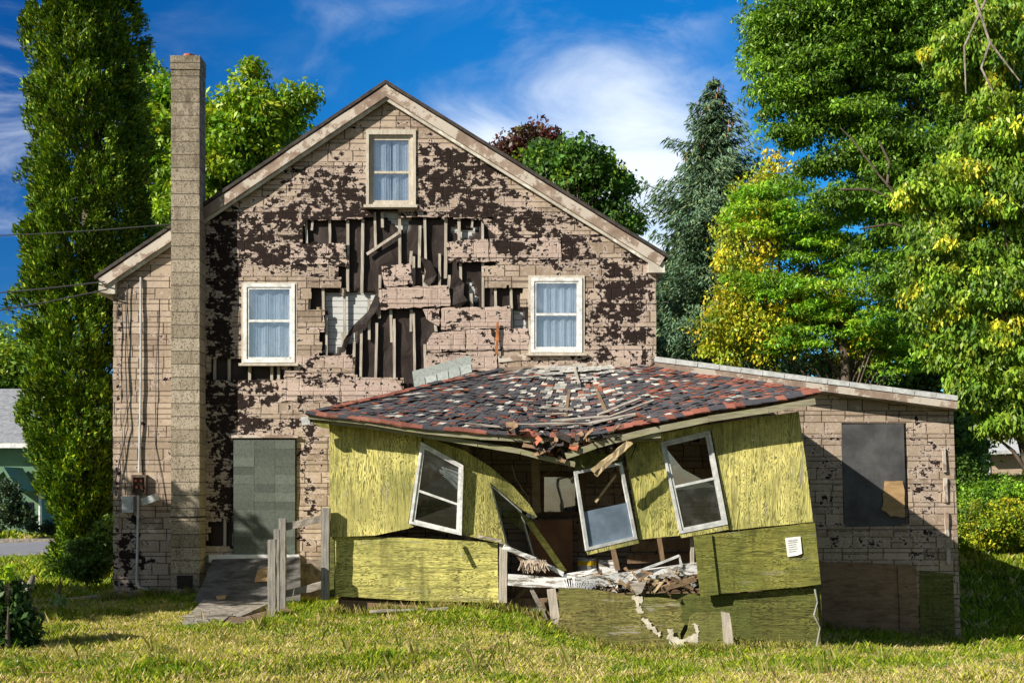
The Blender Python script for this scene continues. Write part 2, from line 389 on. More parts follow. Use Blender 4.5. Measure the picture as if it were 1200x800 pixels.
def chimney_material():
    m, t = newmat('concrete chimney block'); v = oc(t); z = t.add('ShaderNodeSeparateXYZ', Vector=v).outputs[2]
    RH = .2125; fr = t.m('FRACT', t.m('DIVIDE', z, RH)); row = t.m('FLOOR', t.m('DIVIDE', z, RH))
    wn = t.add('ShaderNodeTexWhiteNoise', {'noise_dimensions': '1D'}, W=row).outputs[0]
    ln = t.m('SUBTRACT', 1.0, t.step(t.m('MINIMUM', fr, t.m('SUBTRACT', 1.0, fr)), .015, .05))
    n = t.noise(v, 38, 6, .8); n2 = t.noise(v, 2.0, 5, .6)
    c = t.mix(t.m('ADD', t.m('MULTIPLY', wn, .5), t.m('MULTIPLY', n2, .5)), (.25, .21, .155), (.54, .47, .375))
    c = t.mix(t.step(n, .50, .60), c, (.085, .065, .04))
    c = t.mix(t.m('MULTIPLY', t.step(t.noise(t.mapv(v, (3, 3, .6)), 2.2, 6, .7), .5, .7), .55), c, (.10, .08, .055))
    top = t.m('MULTIPLY', t.step(t.noise(v, 8, 6, .7), .40, .62), t.step(z, 5.2, 8.4))
    c = t.mix(t.m('MULTIPLY', top, .55), c, (.085, .07, .05))
    c = t.mix(t.m('MULTIPLY', ln, .6), c, (.10, .085, .065))
    finish(t, c, .95, t.m('SUBTRACT', n, ln), .9, .02, spec=.1); return m
M['chimney'] = chimney_material()
def paper_material():
    m, t = newmat('wrinkled tar paper'); v = oc(t)
    n = t.noise(t.mapv(v, (1.6, 1, 1.2)), 2.0, 3, .5, .8); hl = t.noise(v, 25, 4, .7)
    c = t.mix(t.step(n, .3, .75), (.016, .010, .009), (.042, .029, .025))
    finish(t, c, .6, t.m('ADD', n, t.m('MULTIPLY', hl, .03)), .6, .05, spec=.25); return m
M['tar_paper'] = paper_material()
def clap_material(name, c0=(.30, .31, .31), c1=(.56, .57, .57)):
    m, t = newmat(name); v = oc(t); z = t.add('ShaderNodeSeparateXYZ', Vector=v).outputs[2]
    fr = t.m('FRACT', t.m('DIVIDE', z, .105)); n = t.noise(t.mapv(v, (1, 1, 6)), 5, 6, .7)
    c = t.mix(n, c0, c1); c = t.mix(t.m('SUBTRACT', 1.0, t.step(fr, .0, .16)), c, (.08, .07, .06))
    c = t.mix(t.step(n, .62, .66), c, (.18, .15, .12))
    finish(t, c, .8, t.m('SUBTRACT', 1.0, fr), .8, .03); return m
M['clapboard'] = clap_material('old white clapboard')
def vcol_material(name, rough=.8, bumpsc=60, trans=0.0, spec=.25, var=.25):
    m, t = newmat(name); c = t.add('ShaderNodeAttribute', {'attribute_name': 'col'}).outputs['Color']; v = oc(t)
    if trans > 0:
        p = t.add('ShaderNodeBsdfPrincipled', Roughness=rough); t.put(p, 'Base Color', c); t.put(p, 'Specular IOR Level', spec)
        tl = t.add('ShaderNodeBsdfTranslucent'); t.put(tl, 'Color', t.mix(1.0, c, (1.25, 1.25, .55), 'MULTIPLY'))
        mx = t.add('ShaderNodeMixShader', Fac=trans); t.l.new(p.outputs[0], mx.inputs[1]); t.l.new(tl.outputs[0], mx.inputs[2])
        t.l.new(mx.outputs[0], t.add('ShaderNodeOutputMaterial').inputs[0]); return m
    n = t.noise(v, bumpsc, 4, .7)
    c = t.mix(t.m('MULTIPLY', t.step(n, .4, .7), var), c, (.02, .018, .016))
    finish(t, c, rough, n, .5, .006, spec=spec); return m
M['shingle'] = vcol_material('worn shingles', .85, 40, spec=.25)
M['leaf'] = vcol_material('leaves', .45, trans=.30, spec=.35)
M['needle'] = vcol_material('needles', .6, trans=.12, spec=.2)
M['grass'] = vcol_material('grass blades', .6, trans=.35, spec=.2)
def ground_material():
    m, t = newmat('lawn soil'); v = oc(t); n = t.noise(v, .9, 6, .65); f = t.noise(v, 30, 4, .7)
    c = t.mix(t.step(n, .35, .65), (.040, .060, .012), (.13, .115, .035)); c = t.mix(t.step(f, .45, .7), c, (.035, .03, .015))
    finish(t, c, 1.0, f, .8, .03, spec=.05); return m
M['ground'] = ground_material()
M['door_tile'] = vcol_material('grey green siding shingles', .85, 25, spec=.15, var=.35)

# ================================================================== SETTING
# ground sheet
xs = np.concatenate([np.linspace(-400, -42, 10), np.linspace(-40, 40, 161), np.linspace(42, 400, 10)])
ys = np.concatenate([np.linspace(-60, 3, 8), np.linspace(4, 48, 111), np.linspace(52, 700, 14)])
X, Y = np.meshgrid(xs, ys); Z = terrain(X, Y); V = np.stack([X.ravel(), Y.ravel(), Z.ravel()], 1)
nx, ny = len(xs), len(ys); ii, jj = np.meshgrid(np.arange(nx-1), np.arange(ny-1))
q = (jj*nx+ii).ravel(); Fc = np.stack([q, q+1, q+nx+1, q+nx], 1)
np_mesh('ground', V, Fc, 4, M['ground'], kind='structure')
# road on the left, beyond the garden, with a low kerb
mb = MB(); N = 24
for k in range(N):
    x0 = -60+k*48/N; x1 = x0+48/N
    for (y0, y1, dz) in ((27.5, 36.0, .03),):
        mb.face([(x0, y0, float(terrain(x0, y0))+dz+.02), (x1, y0, float(terrain(x1, y0))+dz+.02), (x1, y1, float(terrain(x1, y1))+dz+.02), (x0, y1, float(terrain(x0, y1))+dz+.02)])
mb.build('road', M['asphalt'], kind='structure')
mb = MB(); mb.box(-60, -12, 36.0, 36.25, -.1, .17)
mb.build('kerb', M['concrete'], kind='structure')

# ================================================================== HOUSE
HY = 17.0; SC = F/HY
def wx(px): return (px-600)/SC
def wz(py): return CH+(HOR-py)/SC
APX, APZ = -2.08, 8.53; LX, LZ = -6.85, 5.32; RX, RZ = 2.55, 5.67
def roofz(x): return APZ-(APX-x)*(APZ-LZ)/(APX-LX) if x < APX else APZ-(x-APX)*(APZ-RZ)/(RX-APX)
house = thing('house', (-2.1, 17, 0), 'old gabled house with tall block chimney and peeling faux stone siding, tar paper showing', 'house')

windows_px = {'gable': (433, 157, 485, 241), 'left': (290, 335, 343, 423), 'right': (625, 328, 680, 411)}
hole_px = [(355, 258, 407, 286), (407, 256, 581, 312), (399, 311, 567, 338), (361, 337, 399, 362), (400, 337, 612, 363),
           (381, 362, 516, 388), (598, 362, 612, 387), (376, 386, 502, 417), (414, 416, 506, 443), (470, 442, 506, 472), (246, 420, 332, 446),
           (246, 609, 274, 641), (440, 243, 470, 258), (500, 416, 583, 437), (496, 361, 620, 388), (499, 386, 545, 414)]
keep_px = []
peel_blobs = [(262, 350, 22, 100, .42), (300, 285, 60, 35, .34), (395, 215, 70, 30, .30), (400, 262, 110, 26, .32), (385, 300, 60, 22, .38), (520, 190, 40, 25, .36),
  (545, 215, 60, 28, .34), (600, 255, 80, 22, .30), (625, 292, 80, 20, .42), (735, 330, 30, 30, .34), (715, 385, 60, 50, .30), (600, 440, 90, 30, .1),
  (270, 470, 30, 22, .36), (340, 452, 100, 22, .30), (265, 560, 24, 70, .40), (362, 570, 16, 80, .20), (150, 650, 22, 50, .34), (330, 385, 25, 60, .1),
  (452, 115, 60, 20, .06), (700, 245, 40, 30, .12), (480, 330, 60, 60, .2), (310, 500, 60, 18, .26), (665, 300, 20, 20, .12), (755, 420, 20, 30, .2)]
def peel_at(px, py):
    s = -.035
    for cx, cy, rx, ry, a in peel_blobs: s += a*math.exp(-((px-cx)/rx)**2-((py-cy)/ry)**2)
    return min(s*1.12, .33)
cell = 0.045; x0 = wx(133); x1 = wx(768); zb = -0.85
nxs = int(round((x1-x0)/cell)); nzs = int((APZ-zb)/cell)+1
V = []; F4 = []; used = {}
mbs = MB(); pl = []
def inr(px, py, r, g=0): return r[0]-g < px < r[2]+g and r[1]-g < py < r[3]+g
def keepcell(xc, zc):
    if zc > roofz(xc)-.12: return False
    px = 600+xc*SC; py = HOR-(zc-CH)*SC
    for r in windows_px.values():
        if inr(px, py, r, 1): return False
    jx = (mnoise.noise(Vector((xc*4, 0, zc*4)))+mnoise.noise(Vector((xc*11, 3, zc*11)))*.6)*5
    for r in hole_px:
        if inr(px+jx, py+jx*.35, r): return False
    return True
for i in range(nxs):
    for k in range(nzs):
        xc = x0+(i+.5)*cell; zc = zb+(k+.5)*cell
        if not keepcell(xc, zc): continue
        idx = []
        for di, dk in ((0, 0), (1, 0), (1, 1), (0, 1)):
            key = (i+di, k+dk)
            if key not in used:
                used[key] = len(mbs.v); x = x0+key[0]*cell; z = zb+key[1]*cell
                jit = .006
                yy = HY+.006*math.sin(x*3+z*2)+.010*mnoise.noise(Vector((x*1.7, 0, z*2.5)))
                jx_ = random.uniform(-jit, jit); jz_ = random.uniform(-jit, jit)
                mbs.v.append(Vector((x+jx_, yy, min(z+jz_, roofz(x)-.09))))
                pl.append(peel_at(600+x*SC, HOR-(z-CH)*SC))
            idx.append(used[key])
        mbs.f.append(tuple(idx))
o = mbs.build('siding', M['siding'], house, peel=pl)
md = o.modifiers.new('thickness', 'SOLIDIFY'); md.thickness = .022; md.offset = 1.0
# core of the house: side and back walls, floor to roof
mb = MB(); Yb = 26.0; Yi = HY+.13
pts = [(x0+.05, zb), (x1-.05, zb), (x1-.05, roofz(x1-.05)-.2), (APX, APZ-.2), (x0+.05, roofz(x0+.05)-.2)]
mb.prism([(x, Yi, z) for x, z in pts], Yb-Yi)
mb.build('side_walls', M['siding'], house, peel=-.05)
# old white clapboard sheathing and the torn tar paper over it
mb = MB()
def rectp(mb, r, y, t): mb.box(wx(r[0]), wx(r[2]), y, y+t, wz(r[3]), wz(r[1]))
rectp(mb, (350, 242, 625, 475), HY+.095, .02)
mb.build('clapboard_sheathing', M['clapboard'], house)
# tar paper: folded and sagging sheet with torn holes
def tarcell(px, py):
    j = mnoise.noise(Vector((px*.05, 1, py*.05)))*9
    a, b = px+j, py+j*.5
    # big diagonal tear showing clapboards
    if 340 < b < 415 and 381 < a and a < 443-(b-340)*.62: return False
    if 247 < b < 268 and 449 < a < 489 and b < 247+22*(1-abs(a-469)/26): return False
    if 265 < b and 526 < a < 562 and b < 265+15*(1-abs(a-543)/22): return False
    if 329 < b < 352 and 546 < a < 556: return False
    if 362 < b < 386 and 601 < a < 614: return False
    return True
cs_ = .05; ux = {}; mb = MB()
xa, xb, za, zc_ = wx(348), wx(626), wz(476), wz(240)
for i in range(int((xb-xa)/cs_)):
    for k in range(int((zc_-za)/cs_)):
        px = 600+(xa+(i+.5)*cs_)*SC; py = HOR-(za+(k+.5)*cs_-CH)*SC
        if not tarcell(px, py): continue
        idx = []
        for di, dk in ((0, 0), (1, 0), (1, 1), (0, 1)):
            key = (i+di, k+dk)
            if key not in ux:
                ux[key] = len(mb.v); x = xa+key[0]*cs_; z = za+key[1]*cs_
                wv = .034*abs(mnoise.noise(Vector((x*1.8, 0, z*1.5))))+.005*mnoise.noise(Vector((x*5, 5, z*4)))
                mb.v.append(Vector((x, HY+.082-wv, z)))
            idx.append(ux[key])
        mb.f.append(tuple(idx))
o = mb.build('tar_paper', M['tar_paper'], house, smooth=True)
md = o.modifiers.new('thickness', 'SOLIDIFY'); md.thickness = .003
for r in ((240, 415, 336, 450), (240, 604, 280, 646)):
    mb = MB(); rectp(mb, r, HY+.08, .02); mb.build('tar_paper', M['tar_paper'], house)
# hanging torn flaps of paper
for pts_ in ([(440, 345), (431, 365), (415, 380), (403, 398), (398, 414), (404, 412), (412, 392), (428, 380), (440, 366), (447, 350)],
             [(531, 318), (544, 332), (543, 345), (548, 352), (540, 360), (528, 358), (526, 340)], [(492, 300), (505, 306), (512, 322), (503, 336), (496, 330), (499, 318)]):
    mb = MB(); mb.prism([P(a, b, HY-.02-.03*math.sin(a)) for a, b in pts_], .012)
    mb.build('torn_paper_flap', M['tar_paper'], house)
# furring strips (coordinates read off a 3.2x enlargement)
strips = [(82,95,120),(148,95,175),(215,95,350),(270,90,355),(318,65,190),(345,65,110),(410,75,250),(485,115,260),(507,85,335),(560,220,330),(583,85,300),
 (633,80,160),(683,80,110),(722,90,410),(452,210,250),(463,230,335),(595,300,350),(335,300,450),(500,300,335),(123,345,430),(70,345,420),(203,350,590),
 (295,390,530),(378,430,540),(453,430,500),(265,500,680),(322,480,680),(390,465,680),(465,440,690),(238,550,680),(505,560,640),(545,480,500),(640,250,400),
 (680,370,415),(770,345,415),(830,335,495),(195,515,590),(135,450,590),(60,95,178)]
for a, b, c in strips:
    px = a/3.2+340; y0_, y1_ = b/3.2+230, c/3.2+230
    tl = random.uniform(-.012, .012); mb = MB()
    mb.bar((wx(px)+tl, HY+.036, wz(y1_+2)), (wx(px)-tl, HY+.036, wz(y0_-2)), random.uniform(.036, .05), .034, seg=5, j=.003)
    mb.build('furring_strip', M['grey_wood_v'], house)
for px in (251, 268, 292, 318, 326):
    mb = MB(); mb.bar((wx(px), HY+.04, wz(449)), (wx(px), HY+.04, wz(416)), .045, .034); mb.build('furring_strip', M['grey_wood_v'], house)
mb = MB(); mb.bar((wx(263), HY+.04, wz(644)), (wx(263), HY+.04, wz(606)), .045, .034); mb.build('furring_strip', M['grey_wood_v'], house)
mb = MB(); mb.bar(P(430, 298, HY+.01), P(467, 273, HY+.005), .045, .025, seg=4, j=.002); mb.build('furring_strip', M['grey_wood_v'], house)
# individual torn siding panels left hanging
def torn(mb, poly, y, t, amp=1.5):
    out = []
    for i in range(len(poly)):
        a, b = poly[i], poly[(i+1) % len(poly)]; n = max(1, int(math.dist(a, b)/5))
        for k in range(n):
            f = k/n; out.append((a[0]+(b[0]-a[0])*f+random.uniform(-amp, amp)*.6, a[1]+(b[1]-a[1])*f+random.uniform(-amp, amp)*.6))
    mb.prism([(wx(a), y+.012*mnoise.noise(Vector((a*.07, 2, b*.07))), wz(b)) for a, b in out], t)
panels = [([(447, 313), (481, 309), (484, 334), (452, 337)], .18, 'siding_pink', -.055), ([(445, 338), (526, 335), (528, 359), (446, 363)], .10, 'siding_pink', -.05),
 ([(523, 284), (572, 281), (573, 307), (526, 308)], .20, 'siding_pink', -.04), ([(574, 280), (657, 279), (658, 304), (573, 307)], .26, 'siding_pink', -.03),
 ([(496, 362), (515, 361), (515, 382), (500, 375)], .1, 'siding_pink', -.03), ([(517, 361), (598, 359), (598, 385), (517, 387)], .09, 'siding_pink', -.035),
 ([(508, 390), (545, 387), (545, 411), (499, 413), (500, 402)], .05, 'siding_pink', -.03), ([(546, 387), (620, 385), (620, 410), (546, 411)], .12, 'siding_pink', -.03),
 ([(500, 415), (582, 412), (582, 434), (500, 434)], .08, 'siding_pink', -.03), ([(340, 418), (413, 416), (414, 441), (332, 442)], .12, 'siding_pink', -.03),
 ([(324, 444), (398, 445), (398, 469), (330, 470)], .14, 'siding_pink', -.028), ([(399, 443), (462, 443), (474, 458), (472, 468), (400, 468)], .0, 'siding_pink', -.03),
 ([(490, 234), (529, 233), (529, 254), (490, 255)], .02, 'siding_pink', -.02), ([(531, 234), (611, 233), (612, 255), (531, 256)], .05, 'siding_pink', -.02),
 ([(364, 234), (425, 233), (426, 257), (364, 258)], .2, 'siding_pink', -.02), ([(340, 286), (405, 285), (407, 310), (340, 311)], .28, 'siding_pink', -.025),
 ([(349, 365), (380, 364), (380, 389), (349, 390)], .1, 'siding_pink', -.02), ([(702, 406), (752, 405), (752, 427), (702, 424)], .05, 'siding_pink', -.02),
 ([(246, 430-3), (247, 427), (247, 428)], .1, 'siding_pink', -.02), ([(565, 257), (600, 256), (612, 276), (585, 279), (572, 268)], .12, 'siding_pink', -.02)]
for poly, pk, mt, dy in panels:
    if len(poly) < 4: continue
    mb = MB(); torn(mb, poly, HY+dy, .022); mb.build('loose_siding_panel', M[mt], house, peel=pk*.5+.06)
# flat boards under the right window, above the porch roof
for (a, b, c, d_, e) in ((585, 434, 700, 428, -.03), (584, 421, 622, 418, -.02)):
    mb = MB(); mb.bar(P(a, b, HY+e), P(c, d_, HY+e), .10, .02, seg=4, j=.004); mb.build('trim_board', M['rake'], house)
mb = MB(); mb.bar(P(583, 378, HY-.075), P(582, 415, HY-.075), .045, .012, seg=4, j=.008); mb.build('trim_board', simple('rust stained strip', (.34, .13, .05), .8, .5, 9), house)
# corner boards
mb = MB(); 
for k in range(9):
    z0_ = wz(400)+k*.0
mb.box(wx(757), wx(768)+.01, HY-.03, HY-.012, wz(430), wz(308)); mb.build('corner_board', M['siding'], house, peel=.14)
mb = MB(); mb.bar(P(136, 700, HY-.02), P(141, 345, HY-.02), .07, .02, seg=30, j=.008); mb.build('corner_board', M['siding'], house, peel=.16)

# roof: two slabs with overhang, rake boards and mouldings
YF = HY-.16
def slab(ax, az, bx, bz, y0_, y1_, t, drop=0):
    mb = MB(); mb.prism([(ax, y0_, az-drop), (bx, y0_, bz-drop), (bx, y0_, bz-drop-t), (ax, y0_, az-drop-t)], y1_-y0_); return mb
roof = slab(LX-.02, LZ-.01, APX, APZ, YF, 26.4, .06).build('roof', M['roof_main'], house)
slab(APX+.001, APZ, RX+.02, RZ-.01, YF, 26.4, .06).build('roof', M['roof_main'], house)
def rake(ax, az, bx, bz, name='rake_board'):
    mb = MB(); A = Vector((ax, YF+.03, az)); B = Vector((bx, YF+.03, bz)); nrm = Vector((-(B-A).z, 0, (B-A).x)).normalized()
    if nrm.z < 0: nrm = -nrm
    mb.bar(A-nrm*.145, B-nrm*.145, .16, .03, seg=18, j=.003); mb.build(name, M['rake'], house)
    mb = MB(); A2 = A+Vector((0, .035, 0)); B2 = B+Vector((0, .035, 0))
    mb.bar(A2-nrm*.245, B2-nrm*.245, .06, .03, seg=18, j=.003); mb.build('rake_moulding', M['rake_pale'], house)
    mb = MB(); o0 = Vector((0, .085, 0)); mb.bar(A-nrm*.10+o0, B-nrm*.10+o0, .015, .10, up=(0, -1, 0)); mb.build('soffit', M['rake'], house)
rake(LX, LZ, APX-.02, APZ-.015); rake(APX+.02, APZ-.015, RX, RZ)
for s_, ex, ez in ((1, RX, RZ), (-1, LX, LZ)):
    mb = MB(); a = ex-s_*.30; mb.box(min(a, ex-s_*.03), max(a, ex-s_*.03), YF+.05, 26.2, ez-.30, ez-.12); mb.build('eave_box', M['rake_pale'], house)

def quad_lerp(q, u, v):  # q: TL TR BR BL
    return q[0].lerp(q[1], u).lerp(q[3].lerp(q[2], u), v)
def make_window(parent, q, fw=.05, fd=.05, rail=.5, frame='vinyl', glass=('glass', 'glass'), curtain=None, railw=.04, sash=True, name='window', back=None, label=None):
    """q: outer TL, TR, BR, BL points. frame ring, sash ring, rail, panes"""
    q = [Vector(p) for p in q]; wd = (q[1]-q[0]).length; ht = (q[3]-q[0]).length
    nrm = (q[1]-q[0]).cross(q[3]-q[0]).normalized()
    if nrm.y < 0: nrm = -nrm
    def sub(a, b, c, d, off): return [quad_lerp(q, a, b)+nrm*off, quad_lerp(q, c, b)+nrm*off, quad_lerp(q, c, d)+nrm*off, quad_lerp(q, a, d)+nrm*off]
    a = fw/wd; b = fw/ht
    mb = MB(); mb.prism(sub(0, 0, 1, 1, 0), fd, holes=[sub(a, b, 1-a, 1-b, 0)], off=nrm); win = mb.build(name, M[frame], parent, label=label)
    s2 = .035
    a2, b2 = (fw+s2)/wd, (fw+s2)/ht; rr = railw/ht
    if sash:
        mb = MB(); mb.prism(sub(a+.002, b+.002, 1-a-.002, 1-b-.002, .014), fd*.6, holes=[sub(a2, b2, 1-a2, rail-rr/2, .014), sub(a2, rail+rr/2, 1-a2, 1-b2, .014)], off=nrm)
        mb.build('sash', M[frame], win)
    else: a2, b2 = a, b
    for gi, (v0, v1) in enumerate(((b2, rail), (rail, 1-b2))):
        if glass[gi]:
            off = .024+.006*gi
            mb = MB(); mb.prism(sub(a2-.005, v0, 1-a2+.005, v1, off), .004, off=nrm); mb.build('pane', M[glass[gi]], win)
    if curtain:
        mb = MB(); n = 40; off = fd+.02
        rows = []
        for k in range(n+1):
            u = a+(1-2*a)*k/n
            if abs(u-.5) < .02 and curtain == 'pair': pass
            dd = off+.012*math.sin(k*(.7+.25*math.sin(q[0].x*3))+q[0].x)+.008*math.sin(k*2.7+q[0].x*5)*math.sin(k*.3)
            rows.append((quad_lerp(q, u, b)+nrm*dd, quad_lerp(q, u, 1-b)+nrm*dd))
        for k in range(n):
            if curtain == 'pair' and k in (19, 20): continue
            mb.face([rows[k][0], rows[k+1][0], rows[k+1][1], rows[k][1]])
        mb.build('curtain', M['curtain'], win, smooth=False)
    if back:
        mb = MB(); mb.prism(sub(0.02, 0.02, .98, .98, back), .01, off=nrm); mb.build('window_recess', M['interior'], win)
    return win
def wq(r, y): return [(wx(r[0]), y, wz(r[1])), (wx(r[2]), y, wz(r[1])), (wx(r[2]), y, wz(r[3])), (wx(r[0]), y, wz(r[3]))]
def casing(win, r, y, t, mat, side=6, top=5, bot=5, proud=.05, sill=3, name='casing'):
    o_ = (r[0]-side, r[1]-top, r[2]+side, r[3]+bot); mb = MB()
    mb.prism(wq(o_, y-proud), t, holes=[wq((r[0]-.3, r[1]-.3, r[2]+.3, r[3]+.3), y-proud)]); mb.build(name, M[mat], win)
    mb = MB(); mb.box(wx(o_[0])-.03, wx(o_[2])+.03, y-proud-.07, y+.0, wz(o_[3])-.045, wz(o_[3])-.003); mb.build('sill', M[mat], win)
w_ = make_window(house, wq((433, 159, 484, 240), HY-.01), .04, .05, .53, 'cream_trim', curtain='pair', back=.11, label='weathered cream attic window with white curtains, under the gable peak')
casing(w_, (433, 159, 484, 240), HY, .06, 'cream_trim', 3.6, 6, 2)
w_ = make_window(house, wq((286, 333, 346, 425), HY-.045), .055, .06, .47, 'vinyl', curtain='full', back=.145, label='white framed upstairs window beside the chimney, pale curtain')
casing(w_, (286, 333, 346, 425), HY, .04, 'cream_trim', 2.5, 2, 1, .03)
w_ = make_window(house, wq((622, 326, 682, 413), HY-.045), .055, .06, .49, 'vinyl', curtain='full', back=.145, label='white framed upstairs window above the porch roof, pale curtain')
casing(w_, (622, 326, 682, 413), HY, .04, 'cream_trim', 3, 3, 1, .03)

# chimney
mb = MB(); CY = HY-.36; cx0 = -5.54; cx1 = -5.08; ctop = CH+(HOR-68)*CY/F
mb.box(cx0, cx1, CY, HY-.025, -.4, ctop-.191)
ch = mb.build('chimney', M['chimney'], house)
mb = MB(); mb.box(cx0-.012, cx1+.012, CY-.012, HY-.03, ctop-.19, ctop+.035); mb.build('cap_block', M['chimney'], ch)
mb = MB(); mb.tube([(cx0+.24, CY+.20, ctop), (cx0+.24, CY+.20, ctop+.12)], .10, 12); mb.build('flue', M['terracotta'], ch)
mb = MB(); mb.box(cx0+.10, cx0+.35, CY-.012, CY+.02, .18, .40); mb.build('cleanout_hole_patch', M['interior'], ch)  # dark panel stands for the shade inside the open clean-out hole
mb = MB(); mb.box(cx0-.01, cx1+.012, CY-.013, HY-.03, 1.335, 1.36); mb.build('mortar_band', M['interior'], ch)

# shingled-over door with white sill
mb = MB(); cols = []; r = (275, 515, 347, 648); nr = 13
z1_, z0_ = wz(r[1]), wz(r[3]); hh = (z1_-z0_)/nr
for k in range(nr):
    zz = z1_-(k+1)*hh; xx = wx(r[0])
    while xx < wx(r[2])-.01:
        w0 = min(.343, wx(r[2])-xx); n0 = len(mb.f)
        mb.box(xx, xx+w0-.003, HY-.068-random.uniform(0, .006), HY-.05, zz-.012, zz+hh-.006, .001); g = (.80 if k % 2 else 1.0)*random.uniform(.8, 1.2)
        cols += [(.115*g, .135*g, .12*g, 1)]*8; xx += w0
rd = MB(); rd.box(wx(274), wx(348), HY-.049, HY+.0, z0_, z1_+.02); door = rd.build('door', M['interior'], house)
mb.build('door_shingles', M['door_tile'], door, cols=cols)
mb = MB(); mb.bar((wx(270), HY-.06, z1_+.05), (wx(350), HY-.06, z1_+.05), .045, .05, seg=4, j=.002); mb.build('door_trim', M['rake'], door)
mb = MB(); mb.box(wx(247), wx(352), HY-.12, HY-.026, wz(658), wz(649)); mb.build('door_sill', M['white_paint'], door)

# electrical service on the left corner
mb = MB(); yq = HY-.06
mb.tube([P(165, 325, yq), P(165, 450, yq), P(163, 553, yq)], .018, 8); mb.tube([P(162, 580, yq), P(161, 640, yq), P(160, 680, yq), P(163, 688, yq), P(175, 691, yq)], .02, 8)
mb.build('electric_conduit', M['conduit'], house)
mb = MB(); mb.prism([P(154, 556, HY-.11), P(171, 556, HY-.11), P(171, 579, HY-.11), P(154, 579, HY-.11)], .09, holes=[[P(156, 559, HY-.11), P(169, 559, HY-.11), P(169, 577, HY-.11), P(156, 577, HY-.11)]])
mb.box(wx(156), wx(169), HY-.05, HY-.03, wz(577), wz(559)); meter = mb.build('open_meter_box', M['dark_metal'], house)
mb = MB()
for a, b in ((159, 563), (165, 563), (160, 571), (166, 570)): mb.tube([P(a, b, HY-.12), P(a, b, HY-.05)], .022, 8)
mb.build('wire_caps', M['red_plastic'], meter)
mb = MB(); mb.box(wx(146), wx(159), HY-.12, HY-.022, wz(600), wz(581)); bx_ = mb.build('junction_box', M['metal_grey'], house)
mb = MB(); mb.box(wx(147), wx(158), HY-.130, HY-.122, wz(592), wz(583)); mb.build('box_cover', M['metal_grey'], bx_)
mb = MB(); mb.bar(P(168, 588, HY-.16), P(184, 582, HY-.22), .12, .09); mb.build('tilted_grey_box', M['metal_grey'], house)
mb = MB(); mb.tube([P(187, 350, HY-.03), P(183, 430, HY-.04), P(182, 520, HY-.03), P(190, 560, HY-.04), P(197, 600, HY-.03)], .005, 5)
mb.tube([P(150, 330, HY-.06), P(147, 420, HY-.05), P(150, 500, HY-.06), P(140, 540, HY-.08), P(136, 560, HY-.07), P(128, 590, HY-.1)], .009, 5)
mb.tube([P(146, 340, HY-.04), P(152, 460, HY-.04), P(143, 500, HY-.05), P(148, 600, HY-.04), P(158, 612, HY-.05), P(172, 606, HY-.05)], .004, 5)
mb.build('loose_cable', M['cable'], house)
# rubble foundation seen by the steps
mb = MB(); mb.box(wx(133), wx(215), HY-.045, HY-.023, -.6, .08, .004); mb.build('foundation', M['stone'], house)
mb = MB(); mb.box(wx(348), wx(384), HY-.05, HY-.023, -.3, wz(655), .004); mb.build('foundation', M['stone'], house)

# ================================================================== SIDE ADDITION (flat shed roof)
add = thing('side_addition', (4.9, HY, -.7), 'single-storey side addition with lean-to roof and faux stone siding, window boarded black', 'house extension')
Y2 = HY+.02
def adz(x): return 3.80-(x-2.42)*(3.80-3.20)/(7.25-2.42)
mb = MB(); pl = []; cc = .06
ox, hx0 = 2.40, 7.28
nx_ = int((hx0-ox)/cc)+1; nz_ = int((3.9+1.0)/cc); used = {}
wb = (985, 497, 1061, 616)
for i in range(nx_):
    for k in range(nz_):
        xc = ox+(i+.5)*cc; zc = -1.0+(k+.5)*cc
        if zc > adz(xc)-.04: continue
        px, py = 600+xc*SC, HOR-(zc-CH)*SC
        if inr(px, py, wb, 0): continue
        if inr(px+6*mnoise.noise(Vector((px*.03, py*.03, 0))), py, (955, 660, 1075, 790)): pass
        idx = []
        for di, dk in ((0, 0), (1, 0), (1, 1), (0, 1)):
            key = (i+di, k+dk)
            if key not in used:
                used[key] = len(mb.v); x = ox+key[0]*cc; z = -1.0+key[1]*cc
                lean = .14*(x-ox)/4.9*(3.2-z)/4.0
                mb.v.append(Vector((x+lean, Y2+.008*mnoise.noise(Vector((x*2, 0, z*2))), min(z, adz(x)-.03))))
                s = -.03+.16*math.exp(-((px-960)/30)**2-((py-560)/60)**2)+.2*math.exp(-((px-1080)/22)**2-((py-560)/80)**2)+.16*math.exp(-((px-1000)/90)**2-((py-640)/18)**2)
                pl.append(s)
            idx.append(used[key])
        mb.f.append(tuple(idx))
o = mb.build('siding', M['siding'], add, peel=pl); md = o.modifiers.new('thickness', 'SOLIDIFY'); md.thickness = .022; md.offset = 1
mb = MB(); mb.prism([(2.43, Y2+.06, -1), (7.36, Y2+.06, -1), (7.24, Y2+.06, adz(7.24)-.1), (2.43, Y2+.06, adz(2.43)-.1)], 6); mb.build('side_walls', M['siding'], add, peel=.0)
